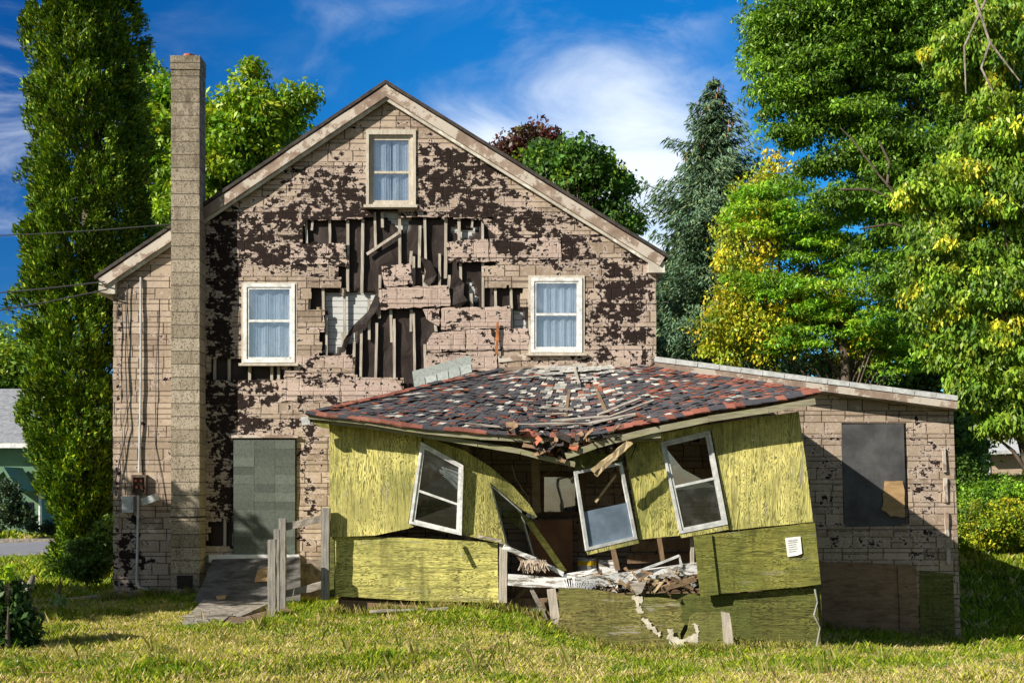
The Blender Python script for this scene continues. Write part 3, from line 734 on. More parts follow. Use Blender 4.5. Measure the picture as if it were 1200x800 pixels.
# roof with pale metal edge
YF2 = HY-.25
A = Vector((2.33, YF2, CH+(HOR-421)*YF2/F)); B = Vector((7.29, YF2, CH+(HOR-467)*YF2/F))
mb = MB(); mb.prism([A, B, B-Vector((0, 0, .05)), A-Vector((0, 0, .05))], 6.3); rf = mb.build('roof', M['roof_main'], add)
mb = MB(); n = 14
for k in range(n):
    a = A.lerp(B, k/n); b = A.lerp(B, (k+1)/n-.002)
    mb.bar(a+Vector((0, -.02, .0)), b+Vector((0, -.02, .004*random.uniform(-1, 1))), .075, .012, seg=1, j=.002)
    mb.bar(a+Vector((0, .05, .045)), b+Vector((0, .05, .045)), .13, .008, up=(0, 0, 1), j=.002)
mb.build('metal_roof_edge', M['alum'], rf)
mb = MB(); mb.bar(A+Vector((0, .0, -.105)), B+Vector((0, 0, -.105)), .12, .025, seg=8, j=.003); mb.build('fascia', M['rake'], rf)
mb = MB(); mb.bar(A+Vector((0, .14, -.17)), B+Vector((0, .14, -.17)), .02, .24, seg=2); mb.build('soffit', M['rake'], rf)
mb = MB(); c = A.lerp(B, .0)+Vector((0, .02, -.16)); mb.bar(B+Vector((-.02, 0, -.08)), B+Vector((-.02, 2.5, -.08)), .16, .03, up=(1, 0, 0)); mb.build('fascia', M['rake_pale'], rf)
# boards
mb = MB(); mb.prism([P(985, 497, HY-.005), P(1059, 496, HY-.005), P(1062, 616, HY-.005), P(990, 617, HY-.005)], .03); bw = mb.build('boarded_window', M['board_black'], add)
mb = MB(); torn(mb, [(1036, 564), (1058, 563), (1060, 606), (1042, 604), (1033, 597)], HY-.03, .015); mb.build('plywood_patch', M['orange_ply'], bw)
mb = MB(); torn(mb, [(958, 657), (1073, 661), (1076, 752), (955, 752)], HY-.03, .03, 1.2); mb.build('base_board', M['brown_ply'], add)
mb = MB(); mb.bar(P(1057, 662, HY-.045), P(1061, 752, HY-.045), .16, .018, seg=4, j=.003); mb.build('base_board', M['brown_ply'], add)
mb = MB(); mb.prism([P(1078, 668, HY-.02), P(1117, 672, HY-.02), P(1120, 752, HY-.02), P(1078, 752, HY-.02)], .025); mb.build('base_board', M['ply_dark'], add)
for k, py in enumerate((525, 560, 600, 633)):
    mb = MB(); mb.bar(P(1106+k*1.5, py, HY-.03), P(1107+k*1.5, py+28, HY-.03), .06, .025, seg=3, j=.006); mb.build('corner_board', M['rake'], add)

# ================================================================== COLLAPSED PORCH
D = 14.5
porch = thing('porch', (.8, 15.6, -.1), 'collapsed yellow green plywood porch with caved-in shingle roof and tilted windows', 'porch')
def pan(poly, mat, name='wall_panel', t=.02, d=D, holes=(), label=None, parent=porch, fine=6, amp=.4):
    def pt(q): return P(q[0], q[1], q[2] if len(q) > 2 else d)
    out = []
    for i in range(len(poly)):
        a, b = pt(poly[i]), pt(poly[(i+1) % len(poly)]); n = max(1, int((b-a).length/.12))
        for k in range(n):
            p = a.lerp(b, k/n)
            if k: p += Vector((random.uniform(-1, 1)*.004*amp, 0, random.uniform(-1, 1)*.004*amp))
            out.append(p)
    mb = MB(); mb.prism(out, t, holes=[[pt(q) for q in h] for h in holes]); return mb.build(name, M[mat], parent, label=label)
# upper left: wide sheet, then the sheet with windows sliding down into the gap
pan([(386, 494), (440, 497), (495, 508), (478, 613), (488, 616), (478, 619), (440, 627), (386, 629)], 'ply_v', d=14.45, label='sunlit upright plywood sheet at the left corner of the porch')
pan([(496, 510), (545, 528, 14.55), (575, 547, 14.6), (602, 570, 14.7), (620, 590, 14.75), (630, 606, 14.8), (613, 598, 14.78), (574, 565, 14.6), (593, 638, 14.6), (545, 627, 14.5), (520, 624), (479, 613)], 'ply_v2', d=14.47, t=.02,
    holes=[[(496, 520, 14.475), (542, 547, 14.55), (540, 626, 14.52), (481, 611, 14.48)]][:1], label='sagging plywood sheet around the left window')
make_window(porch, [P(493, 517, 14.40), P(543, 545, 14.46), P(541, 627, 14.44), P(479, 613, 14.40)], .038, .06, .58, 'vinyl', ('glass_dark', 'glass_dark'), back=None, railw=.035, label='tilted white window in the left half with crumpled blind behind')
# crumpled blind behind it
mb = MB()
for k in range(26):
    v = k/25; a = P(497+8*v, 523+v*26+3*math.sin(k*.5), 14.62+.05*math.sin(k)); b = P(541, 548+v*22+v*v*8, 14.60+.03*math.sin(k*1.3)); m_ = a.lerp(b, .5)+Vector((0, -.03, -.05*math.sin(v*5)))
    mb.bar(a, m_, .012, .003, up=(0, -1, .6)); mb.bar(m_, b, .012, .003, up=(0, -1, .6))
mb.build('window_blind', simple('grey blind slats', (.5, .5, .5), .6, .3, 9), porch)
make_window(porch, [P(574, 566, 14.62), P(611, 598, 14.8), P(630, 664, 15.1), P(594, 639, 14.75)], .035, .05, .42, 'alum', ('glass_dark', None), railw=.03, sash=False, label='window folded inwards beside the gap')
pan([(605, 596, 14.72), (623, 609, 14.86), (664, 668, 15.0), (657, 670, 15.0)], 'ply_h2', 'wall_stud', t=.03)
# lower left
pan([(390, 628), (480, 630), (560, 634), (583, 637), (584, 706), (480, 703), (392, 698)], 'ply_h', d=14.5, t=.02, label='low sunlit plywood skirt left of the gap')
pan([(383, 629), (391, 628), (393, 698), (386, 699)], 'ply_dark', d=14.49, t=.03, name='corner_trim')
pan([(585, 635), (594, 638), (594, 706), (584, 706)], 'grey_wood_v', d=14.46, t=.06, name='corner_post', amp=1.5)
# propping stick across the sill
mb = MB(); mb.bar(P(534, 634, 14.42), P(548, 659, 14.44), .045, .02); mb.build('wall_stud', M['ply_v'], porch)
# hanging middle-right window and sheet
win3 = make_window(porch, [P(673, 552, 14.22), P(729, 541, 14.36), P(747, 631, 14.36), P(687, 645, 14.2)], .042, .06, .52, 'alum', (None, 'blue_screen'), railw=.04, sash=False, label='hanging open window frame with grey blue screen in its lower half')
pan([(671, 535, 14.25), (700, 529, 14.3), (730, 535, 14.4), (729, 540, 14.38), (673, 551, 14.24)], 'ply_dark', t=.02, name='wall_panel')
pan([(687, 646, 14.21), (748, 632, 14.36), (749, 636, 14.36), (689, 650, 14.21)], 'ply_v', t=.05, name='sill')
pan([(731, 520), (776, 509), (800, 627), (776, 629), (749, 632)], 'ply_v2', d=14.42, label='leaning sheet between the two right windows', t=.02)
# right: sheet with the tilted window cut in
pan([(774, 508), (832, 497), (936, 482), (945, 545), (953, 611), (854, 621), (854, 614), (834, 504), (774, 518)], 'ply_v', d=14.4, label='tall plywood sheet with wavy grain at the right corner of the porch')
make_window(porch, [P(774, 518, 14.37), P(832, 504, 14.37), P(853, 614, 14.35), P(797, 625, 14.35)], .038, .06, .50, 'alum', (None, 'glass_dark'), railw=.035, label='tilted window in the right half with a broken upper pane')
mb = MB(); q = [P(778, 522, 14.405), P(800, 549, 14.405), P(838, 570, 14.405), P(790, 574, 14.405)]
mb.prism(q, .004); mb.build('broken_glass_shard', M['glass'], porch)
pan([(797, 626), (853, 615), (854, 620), (799, 630)], 'ply_v', d=14.36, t=.04, name='sill')
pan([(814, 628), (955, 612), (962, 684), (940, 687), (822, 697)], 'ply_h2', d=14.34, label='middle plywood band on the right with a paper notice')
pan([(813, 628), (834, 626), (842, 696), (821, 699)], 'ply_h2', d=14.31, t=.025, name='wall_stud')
pan([(735, 695), (860, 695), (962, 686), (964, 758), (962, 772), (740, 772)], 'ply_dark', d=14.46, label='dark lower plywood skirt on the right')  # shade from the band above is put into its dark colour
pan([(860, 695), (958, 687), (960, 757), (900, 762), (864, 762)], 'ply_dark', d=14.44, t=.012)  # overlay takes the same shade-darkened colour
# side walls running back to the house
for (xa_, za_, xb_, zb_, zc0) in ((-2.56, -.1, -2.56, 2.75, 0), ):
    mb = MB(); mb.box(-2.58, -2.55, 14.5, 17.0, .25, 2.78); mb.build('wall_panel', M['ply_v'], porch)
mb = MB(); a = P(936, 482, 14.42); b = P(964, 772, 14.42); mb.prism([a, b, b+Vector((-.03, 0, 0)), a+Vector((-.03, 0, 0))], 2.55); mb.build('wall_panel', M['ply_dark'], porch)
# floor remains, interior framing
pan([(393, 690, 14.6), (660, 700, 14.6), (820, 690, 14.6), (820, 660, 16.9), (393, 645, 16.9)], 'interior_wood', name='floor', t=.08, parent=porch) if False else None
mb = MB(); mb.box(-2.5, 4.2, 14.75, 16.98, -.1, .22, .0); mb.build('floor', M['interior_wood'], porch)
for (a, b, c, d_, dep, wd, mt) in ((546, 514, 550, 636, 15.0, .10, 'raw_wood'), (627, 538, 629, 600, 16.2, .13, 'raw_wood'), (683, 540, 681, 640, 16.5, .10, 'interior_wood'),
        (716, 632, 724, 668, 15.0, .07, 'interior_wood'), (772, 630, 777, 662, 15.0, .07, 'interior_wood'), (811, 628, 811, 690, 14.6, .05, 'grey_wood_v'), (868, 500, 872, 700, 14.6, .1, 'interior_wood')):
    mb = MB(); mb.bar(P(a, b, dep), P(c, d_, dep), wd, .06, seg=3, j=.003); mb.build('wall_stud', M[mt], porch)
for (a, b, c, d_, dep, wd) in ((742, 640, 815, 636, 15.6, .16), (735, 655, 815, 652, 15.7, .13), (735, 672, 815, 668, 15.6, .12)):
    mb = MB(); mb.bar(P(a, b, dep), P(c, d_, dep), wd, .03); mb.build('wall_board', M['interior_wood'], porch)
# things on the house wall inside the porch: inner window, brown door panel
wi = make_window(house, [P(632, 553, 16.93), P(686, 553, 16.93), P(686, 605, 16.93), P(632, 605, 16.93)], .08, .06, .5, 'interior_wood', ('glass', 'glass'), sash=False, back=.1, label='shadowed window seen inside the caved-in porch')
mb = MB(); mb.box((620-600)*16.6/F, (671-600)*16.6/F, 16.6, 16.64, .25, CH+(HOR-609)*16.6/F); mb.build('inner_panel', simple('reddish brown panel', (.42, .21, .11), .7, .25, 3, .2), porch)
mb = MB(); mb.bar(P(603, 578, 16.2), P(668, 540, 16.3), .03, .03); mb.build('roof_brace', M['interior_wood'], porch)

# --- porch roof: sagging front slope, hip sides, shingles
eave_px = [(360, 485), (400, 489), (440, 494), (480, 500), (520, 504), (560, 507), (610, 510), (660, 513), (700, 509), (745, 498), (790, 490), (830, 483), (900, 470), (958, 459)]
EY = 14.15
E3 = [P(a, b, EY) for a, b in eave_px]
ridge_px = [(588, 434), (640, 431), (700, 429), (746, 431)]
T3 = [P(a, b, 16.93) for a, b in ridge_px]
def polyat(pts, u):
    u = min(max(u, 0), 1)*(len(pts)-1); i = min(int(u), len(pts)-2); return pts[i].lerp(pts[i+1], u-i)
# even spacing in x for eave
def eave_at(u):
    x = E3[0].x+(E3[-1].x-E3[0].x)*u
    for a, b in zip(E3, E3[1:]):
        if a.x <= x <= b.x+1e-6: return a.lerp(b, (x-a.x)/(b.x-a.x))
    return E3[-1]
def roofpt(u, v, h=0.0):
    e = eave_at(u); t = polyat(T3, u); p = e.lerp(t, v)
    sag = -.10*math.sin(math.pi*min(v*1.15, 1))*math.exp(-((u-.52)/.22)**2)
    p = p+Vector((0, 0, sag+.03*mnoise.noise(Vector((u*7, v*4, 1)))))
    return p+Vector((0, -.37, .93))*h
mb = MB(); NU, NV = 60, 16; b = 0
grid = [[roofpt(i/NU, k/NV, -.01) for i in range(NU+1)] for k in range(NV+1)]
for k in range(NV):
    for i in range(NU): mb.face([grid[k][i], grid[k][i+1], grid[k+1][i+1], grid[k+1][i]])
# hip sides
lw = Vector((E3[0].x, 16.93, E3[0].z+.03)); rw = Vector((E3[-1].x, 16.93, E3[-1].z+.03))
for k in range(NV):
    mb.face([grid[k][0], grid[k+1][0], lw.lerp(T3[0], 0) if False else lw]); mb.face([grid[k+1][NU], grid[k][NU], rw])
proof = mb.build('roof', simple('reddish black roof felt', (.085, .045, .035), .95, .7, 7, .6), porch)
md = proof.modifiers.new('thickness', 'SOLIDIFY'); md.thickness = .035; md.offset = -1
# shingle tabs
mb = MB(); cols = []; rows = 30
for k in range(rows):
    v0 = k/rows-.006; v1 = v0+1.75/rows; wrow = (eave_at(1).x-eave_at(0).x)*(1-k/rows*.75); nt_ = int(wrow/.088); off = random.random()
    for i in range(nt_+1):
        u0 = (i+off-.5)/nt_+random.uniform(-.0025, .0025); u1 = u0+random.uniform(.88, 1.03)/nt_
        u0 = max(u0, .0); u1 = min(u1, 1)
        if u1-u0 < .004: continue
        um = (u0+u1)/2; vm_ = k/rows
        pn = mnoise.noise(Vector((um*9, vm_*5, 3))); cn2 = mnoise.noise(Vector((um*38, vm_*13, 7)))
        pale = .06+.95*math.exp(-((um-.50)/.34)**2-((vm_-1.05)/.24)**2)+.30*math.exp(-((um-.50)/.17)**2-((vm_-.62)/.22)**2)+.06*pn
        redp = .02+.40*max(0, um-.60)*1.3*(1 if vm_ < .75 else .4)+(.5 if k <= 0 else 0)+(.50 if um > .5 and k < 1 else 0)+.10*max(0, .22-um)*4+(.8 if (u0 < .008 or u1 > .992) else 0)+.12*pn
        pale = max(0, pale*(1+3.2*cn2)) if vm_ < .8 else pale*(1+cn2); redp *= max(.15, 1+1.4*mnoise.noise(Vector((um*30, vm_*10, 17))))
        rr = random.random(); g = random.uniform(.75, 1.25)
        if rr < pale: c = (.36*g, .35*g, .32*g) if random.random() < .7 else (.55, .53, .48)
        elif rr < pale+redp: c = (.25*g, .095*g, .065*g)
        elif rr < pale+redp+.07: continue
        else: c = (.080*g, .078*g, .088*g)
        lift = .003+random.random()**5*.03*(1.6 if .35 < um < .65 and vm_ < .35 else 1)
        tk = .008; sh = random.uniform(-.006, .006)
        p = [roofpt(u0, max(v0+sh, -.01), lift+.014), roofpt(u1, max(v0+sh, -.01), lift+.014+random.uniform(-.006, .008)), roofpt(u1, min(v1, 1), .004), roofpt(u0, min(v1, 1), .004)]
        dn = Vector((0, .37, -.93))*tk
        bq = mb.addv(p+[x+dn for x in p])
        for f in ((0, 1, 2, 3), (7, 6, 5, 4), (0, 4, 5, 1), (1, 5, 6, 2), (2, 6, 7, 3), (3, 7, 4, 0)): mb.f.append(tuple(bq+j for j in f))
        cols += [(*c, 1)]*8
        # thin reddish lower edge of the shingle beneath
        if random.random() < .30+.5*max(0, um-.5):
            lo_ = [roofpt(u0, max(v0+sh-.010, -.014), lift*.5+.010), roofpt(u1, max(v0+sh-.010, -.014), lift*.5+.010), roofpt(u1, v0+sh+.01, lift*.5+.010), roofpt(u0, v0+sh+.01, lift*.5+.010)]
            mb.face(lo_); g = random.uniform(.5, 1.2); cols += [(.40*g, .11*g, .055*g, 1)]*4
mb.build('shingles', M['shingle'], proof, cols=cols)
# red hip caps
mb = MB(); cols = []
def capline(fa, fb, n, w_=.15):
    for k in range(n):
        a = fa(k/n); b = fa((k+1.15)/n) if (k+1.15)/n <= 1 else fa(1); up = Vector((0, -.5, .85))
        n0 = len(mb.v); mb.bar(a+up*.035, b+up*.025, w_, .014, up=up, j=.006); g = random.uniform(.65, 1.2); c = (.27*g, .10*g, .07*g) if random.random() < .62 else (.06, .06, .07)
        cols.extend([(*c, 1)]*(len(mb.v)-n0))
capline(lambda t: roofpt(.004, t), None, 26, .09); capline(lambda t: roofpt(.996, t), None, 24, .11)
capline(lambda t: roofpt(.0+t*.62, -.004)+Vector((0, -.01, .0)), None, 30, .11); capline(lambda t: roofpt(.57+t*.43, -.004)+Vector((0, -.02, .0)), None, 26, .13)
mb.build('hip_caps', M['shingle'], proof, cols=cols)
# pale felt remains near the top, loose laths on the slope
for (a, b, c, d_, wd) in ((.36, .96, .56, .95, .26), (.54, .90, .76, .94, .24), (.34, .85, .46, .86, .14), (.50, .80, .60, .79, .12), (.62, .83, .72, .84, .10), (.44, .90, .66, .90, .20), (.52, .76, .58, .76, .08), (.40, .78, .47, .79, .07)):
    mb = MB(); p0 = roofpt(a, b, .04); p1 = roofpt(c, d_, .035); mb.bar(p0, p1, wd, .008, up=(0, -.37, .93), seg=10, j=.007); mb.build('roof_felt', M['felt_pale'], proof)
for (a, b, c, d_, wd) in ((.42, .28, .50, .30, .05), (.47, .18, .60, .17, .07), (.55, .12, .66, .10, .06), (.40, .10, .56, .11, .05), (.58, .24, .70, .33, .05), (.60, .16, .72, .26, .045), (.44, .38, .52, .37, .04), (.30, .05, .38, .04, .04), (.515, .95, .54, .70, .04)):
    mb = MB(); mb.bar(roofpt(a, b, .07), roofpt(c, d_, .075), wd, .02, up=(0, -.37, .93), seg=5, j=.006); mb.build('loose_lath', M['grey_wood'], proof)
# gutter boards and fascia along the broken eave
def beam(pts, wd, th, mat, name='fascia', dep=14.12, parent=porch, up=(0, -1, 0), j=.004):
    pp = [P(p[0], p[1], p[2] if len(p) > 2 else dep) for p in pts]
    mb = MB()
    for a, b in zip(pp, pp[1:]): mb.bar(a, b, wd, th, up=up, seg=3, j=j)
    return mb.build(name, M[mat], parent)
beam([(361, 487), (430, 494), (500, 505), (562, 511), (640, 516), (774, 509)], .085, .03, 'green_fascia')
beam([(362, 491, 14.2), (430, 499, 14.2), (500, 510, 14.2), (560, 520, 14.2), (610, 529, 14.2), (645, 538, 14.2), (674, 544, 14.2)], .07, .04, 'green_fascia', dep=14.2)
beam([(663, 534, 14.08), (700, 521, 14.08), (760, 505, 14.08), (830, 491, 14.08), (900, 480, 14.08), (955, 470, 14.08)], .085, .03, 'green_fascia')
beam([(640, 519, 14.3), (700, 514, 14.3), (772, 511, 14.3)], .12, .09, 'grey_wood', 'beam')
beam([(372, 492, 14.35), (390, 498, 14.8), (398, 508, 16.9)], .10, .03, 'green_fascia')
mb = MB(); mb.prism([P(362, 490, 14.15), P(385, 494, 14.15), P(386, 503, 14.15), P(374, 500, 14.15)], .03); mb.build('fascia', M['ply_h2'], porch)
mb = MB(); mb.prism([P(352, 489, 14.12), P(361, 487, 14.12), P(364, 497, 14.12), P(354, 498, 14.12)], .08); mb.build('gutter_end', M['alum'], porch)
# soffit ceiling boards, broken rafters and dangling splinters
mb = MB(); mb.prism([P(400, 503, 14.6), P(540, 513, 14.6), P(540, 520, 14.6), P(400, 510, 14.6)], .03); mb.build('soffit', M['ply_dark'], porch)
random.seed(21)
for k in range(9):
    u = .08+k*.105; a = roofpt(u, .05, -.10); b = roofpt(u, .95, -.10); mb = MB(); mb.bar(a, b, .12, .045, up=(1, 0, 0)); mb.build('rafter', M['interior_wood'], proof)
for k in range(26):
    px = random.uniform(635, 745); py = 522+random.uniform(-4, 14); a = random.uniform(-.9, .9); L_ = random.uniform(8, 26)
    mb = MB(); d0 = random.uniform(14.2, 14.9); mb.bar(P(px, py, d0), P(px+L_*math.sin(a+1.2), py+L_*.5*abs(math.cos(a)), d0+.1), random.uniform(.02, .06), .015, seg=3, j=.012, tw=.3)
    mb.build('splinter', M[random.choice(['grey_wood', 'raw_wood', 'interior_wood', 'ply_dark', 'green_fascia'])], proof)
for nm_, mt_, cnt in (('shingle_rubble', 'roof_main', 120), ('shingle_rubble', 'brown_ply', 60), ('shingle_rubble', 'terracotta', 16)):
    mb = MB()
    for k in range(cnt):
        px = random.gauss(662, 34); py = 511+abs(random.gauss(0, 9))+.0006*(px-662)**2*-6; dd = random.uniform(14.0, 14.5); c = P(px, py, dd)
        a = Vector((random.uniform(-1, 1), random.uniform(-.5, .5), random.uniform(-.45, .3))).normalized()*random.uniform(.03, .12)
        mb.bar(c-a, c+a, random.uniform(.03, .10), .008, up=(random.uniform(-.6, .6), -.6, random.uniform(.2, 1)), seg=2, j=.008)
    mb.build(nm_, M[mt_], proof, kind='stuff')
mb = MB()
for k in range(60):
    c = P(random.uniform(640, 750), random.uniform(518, 530), random.uniform(14.3, 14.9)); mb.bar(c, c+Vector((random.uniform(-.12, .12), 0, -random.uniform(.05, .32))), random.uniform(.006, .03), .006, seg=3, j=.010, tw=.3)
mb.build('torn_felt', M['cable'], proof, kind='stuff')
mb = MB()
for s in (-1, 0, 1): mb.bar(P(738+s*2, 518, 14.0), P(698+s*4, 556-abs(s)*4, 14.0+.01*s), .055, .03, seg=8, j=.012)
mb.build('splintered_rafter', M['raw_wood'], porch)
mb = MB(); mb.bar(P(722, 556, 14.5), P(698, 588, 14.6), .03, .02, j=.003); mb.build('splinter', M['raw_wood'], porch)
# beams in the gap
beam([(595, 679, 14.35), (664, 683, 14.35)], .15, .10, 'white_wood', 'sill_beam', j=.006)
beam([(590, 640, 14.3), (628, 656, 14.34), (660, 672, 14.4)], .06, .08, 'white_wood', 'broken_sill', j=.01)
beam([(646, 690, 14.2), (652, 735, 14.2)], .12, .10, 'grey_wood_v', 'support_post')
beam([(672, 683, 14.3), (740, 676, 14.5), (818, 665, 14.6)], .15, .12, 'white_wood', 'sill_beam', j=.008)
beam([(742, 671, 14.4), (796, 651, 14.5)], .035, .025, 'alum', 'broken_window_frame'); beam([(796, 651, 14.5), (799, 664, 14.5)], .03, .02, 'alum', 'broken_window_frame')
for (a, b, c, d_, m_, wd) in ((604, 648, 622, 668, 'interior_wood', .05), (622, 688, 641, 726, 'grey_wood', .05), (760, 692, 775, 672, 'raw_wood', .04), (766, 694, 782, 674, 'raw_wood', .03), (775, 690, 815, 678, 'interior_wood', .08),
        (740, 690, 762, 676, 'raw_wood', .05), (700, 668, 660, 676, 'white_wood', .06), (588, 634, 560, 628, 'grey_wood', .03), (735, 684, 757, 694, 'interior_wood', .09), (786, 676, 812, 690, 'interior_wood', .05), (725, 680, 742, 692, 'raw_wood', .04)):
    beam([(a, b, 14.35), (c, d_, 14.4)], wd, .025, m_, 'broken_stud', j=.01)
mb = MB(); mb.prism([P(738, 684, 14.28), P(758, 680, 14.28), P(752, 694, 14.26), P(746, 697, 14.26)], .02); mb.build('broken_board', M['grey_wood'], porch)
random.seed(33)
for mt_, cnt in (('grey_wood', 40), ('interior_wood', 60), ('raw_wood', 26), ('brown_ply', 40), ('metal_grey', 12)):
    mb = MB()
    for k in range(cnt):
        px = random.uniform(668, 818); py = random.uniform(674, 698)-.05*(px-668); c = P(px, py, random.uniform(14.3, 15.0))
        a = random.uniform(-.9, .9)+(math.pi/2 if random.random() < .25 else 0); L_ = random.uniform(.05, .26)
        v_ = Vector((math.cos(a)*L_, random.uniform(-.08, .08), math.sin(a)*L_)); mb.bar(c-v_*.5, c+v_*.5, random.uniform(.008, .05), .012, seg=3, j=.008, tw=random.uniform(.2, 1))
    mb.build('wreckage', M[mt_], porch, kind='stuff')
mb = MB()
for k in range(70):
    px = random.uniform(590, 650); c = P(px, random.uniform(688, 722), random.uniform(14.7, 15.4)); a = random.uniform(-.8, .8)+(1.5 if random.random() < .4 else 0); L_ = random.uniform(.08, .4)
    v_ = Vector((math.cos(a)*L_, random.uniform(-.08, .08), math.sin(a)*L_)); mb.bar(c-v_*.5, c+v_*.5, random.uniform(.01, .05), .012, seg=3, j=.008)
mb.build('wreckage', M['interior_wood'], porch, kind='stuff')
# fluffy insulation rag hanging off the broken sill
mb = MB()
for k in range(90):
    a = P(random.uniform(610, 640), 655+random.uniform(0, 4), 14.25); mb.bar(a, a+Vector((random.uniform(-.08, .08), random.uniform(-.04, .04), -random.uniform(.03, .16))), .012, .006, j=.004)
mb.build('torn_insulation', simple('dusty insulation', (.45, .36, .29), 1, .3, 20), porch, kind='stuff')
# junk under the floor at the gap
beam([(594, 704, 15.0), (640, 706, 15.0)], .5, .05, 'brown_ply', 'floor_joist'); beam([(400, 708, 14.6), (600, 715, 14.6)], .14, .06, 'brown_ply', 'floor_joist')
mb = MB(); mb.box(-2.5, 4.2, 15.2, 15.25, -.6, .1); mb.build('floor_joist', M['interior'], porch)

# ================================================================== LOOSE THINGS NEAR THE PORCH
def solo(mb, name, mat, label, cat, group=None, **k): return mb.build(name, M[mat], None, label=label, category=cat, group=group, **k)
# fallen mossy panel in front, cracked
fb = thing('fallen_plywood', P(750, 748, 14.0), 'long mossy green plywood panel lying on edge in the grass, cracked through with white patches', 'wood panel')
pan([(655, 688, 14.1), (700, 691, 14.08), (745, 698, 14.05), (795, 703, 14.0), (800, 716, 14.0), (796, 722, 14.0), (803, 730, 14.0), (797, 742, 14.0), (800, 766, 14.0), (655, 752, 14.1)], 'ply_moss', 'board', t=.04, parent=fb, amp=3)
pan([(809, 722, 13.98), (820, 716, 13.96), (855, 717, 13.92), (861, 770, 13.92), (802, 768, 13.98), (801, 748, 13.98), (806, 738, 13.98)], 'ply_moss', 'board', t=.04, parent=fb, amp=3)
pan([(845, 716, 13.915), (855, 718, 13.91), (862, 772, 13.91), (850, 772, 13.915)], 'grey_wood_v', 'end_cleat', t=.03, parent=fb, amp=2)
random.seed(5)
mb = MB()
torn(mb, [(0, 0)]*0 or [(0, 0), (1, 0), (1, 1)], 0, .001) if False else None
def flake(poly, dep):
    mb = MB(); out = []
    for i in range(len(poly)):
        a, b = P(*poly[i], dep), P(*poly[(i+1) % len(poly)], dep); n = max(1, int((b-a).length/.02))
        for k in range(n): out.append(a.lerp(b, k/n)+Vector((random.uniform(-.022, .022), 0, random.uniform(-.022, .022))))
    mb.prism(out, .004); mb.build('peeled_patch', simple('bare white plywood core', (.58, .53, .44), .9, .25, 12), fb)
flake([(740, 699), (754, 698), (750, 709), (754, 718), (747, 716), (744, 706)], 14.025)
flake([(753, 724), (760, 727), (768, 736), (775, 742), (772, 745), (762, 738), (755, 731)], 13.995)
flake([(782, 738), (788, 736), (789, 745), (800, 750), (815, 742), (812, 730), (819, 731), (820, 745), (815, 758), (800, 757), (790, 759), (783, 750)], 13.955)
# notice paper on the right panel
mb = MB(); q = [P(920, 630, 14.325), P(938, 628, 14.325), P(940, 648, 14.32), P(935, 650, 14.30), P(923, 652, 14.325)]; mb.prism(q, .003)
nt_ = solo(mb, 'paper_notice', 'paper', 'curling white paper notice stapled to the right-hand green panel', 'notice')
for k in range(6):
    mb = MB(); y_ = 633+k*2.6; wv = random.uniform(.7, 1)
    mb.bar(P(923+k*.25, y_, 14.318), P(923+k*.25+12*wv, y_-1.2, 14.318), .010 if k else .02, .001); mb.build('text_line', M['ink'], nt_)
# wire fence posts and rails by the steps
def post(px, py0, py1, d, wpx, label, lean=0):
    a = P(px, py0, d); b = P(px+lean, py1, d); mb = MB(); wd = wpx*d/F
    mb.bar(b, a, wd, wd*.8, seg=8, j=.005); return solo(mb, 'fence_post', 'post_wood', label, 'fence post', 'grey wooden posts by the side steps')
post(319, 632, 729, 13.9, 9, 'short grey weathered post, leftmost and shortest beside the ramp')
post(324.5, 620, 716, 14.15, 6, 'thin grey post squeezed between the two other left posts')
post(331, 607, 712, 14.3, 8, 'grey weathered post with pointed top at the end of the upper rail')
post(382, 595, 702, 14.35, 9, 'tall grey weathered post at the left corner of the green porch', lean=-1)
mb = MB(); mb.bar(P(334, 617, 14.33), P(378, 607, 14.37), .10, .035, seg=6, j=.006); solo(mb, 'rail', 'grey_wood', 'upper grey rail spanning between the weathered posts', 'rail')
mb = MB(); mb.bar(P(333, 696, 14.33), P(378, 685, 14.37), .10, .035, seg=6, j=.006); solo(mb, 'rail', 'grey_wood', 'lower grey rail near the ground between the posts', 'rail')
# plywood ramp and concrete slab
tz = lambda x, y: float(terrain(x, y))
a0, a1 = P(249, 655, 16.85), P(352, 652, 16.85); b1, b0 = P(352, 703, 15.3), P(226, 706, 15.3)
mb = MB(); n = 8
rp = thing('plywood_ramp', (-4.1, 16, 0), 'blackened plywood sheet leaning like a ramp against the boarded door', 'plywood ramp')
G = [[a0.lerp(a1, u/n).lerp(b0.lerp(b1, u/n), v/n)+Vector((0, 0, -.03*math.sin(math.pi*v/n))) for u in range(n+1)] for v in range(n+1)]
for v in range(n):
    for u in range(n): mb.face([G[v][u], G[v+1][u], G[v+1][u+1], G[v][u+1]])
o = mb.build('sheet', M['black_ply'], rp); md = o.modifiers.new('t', 'SOLIDIFY'); md.thickness = .02
for poly in ([(302, 668), (318, 664), (322, 681), (298, 682)], [(253, 698), (266, 697), (264, 702), (255, 703)]):
    mb = MB(); pts_ = []
    for (a, b) in poly:
        v = (b-654)/51.0; e0 = a0.lerp(b0, v); e1 = a1.lerp(b1, v); pxl = 600+e0.x*F/e0.y; pxr = 600+e1.x*F/e1.y; u = (a-pxl)/(pxr-pxl)
        pts_.append(e0.lerp(e1, u)+Vector((0, -.012, .012-.03*math.sin(math.pi*v))))
    mb.prism(pts_, .006, off=(0, .3, -.9)); mb.build('bare_patch', M['orange_ply'], rp)
mb = MB(); sl_ = [(262, 742, 12.9), (280, 706, 15.25), (352, 704, 15.25), (325, 742, 13.2)]
pp = []
for a, b, d_ in sl_:
    x = (a-600)*d_/F; pp.append(Vector((x, d_, tz(x, d_)+.03)))
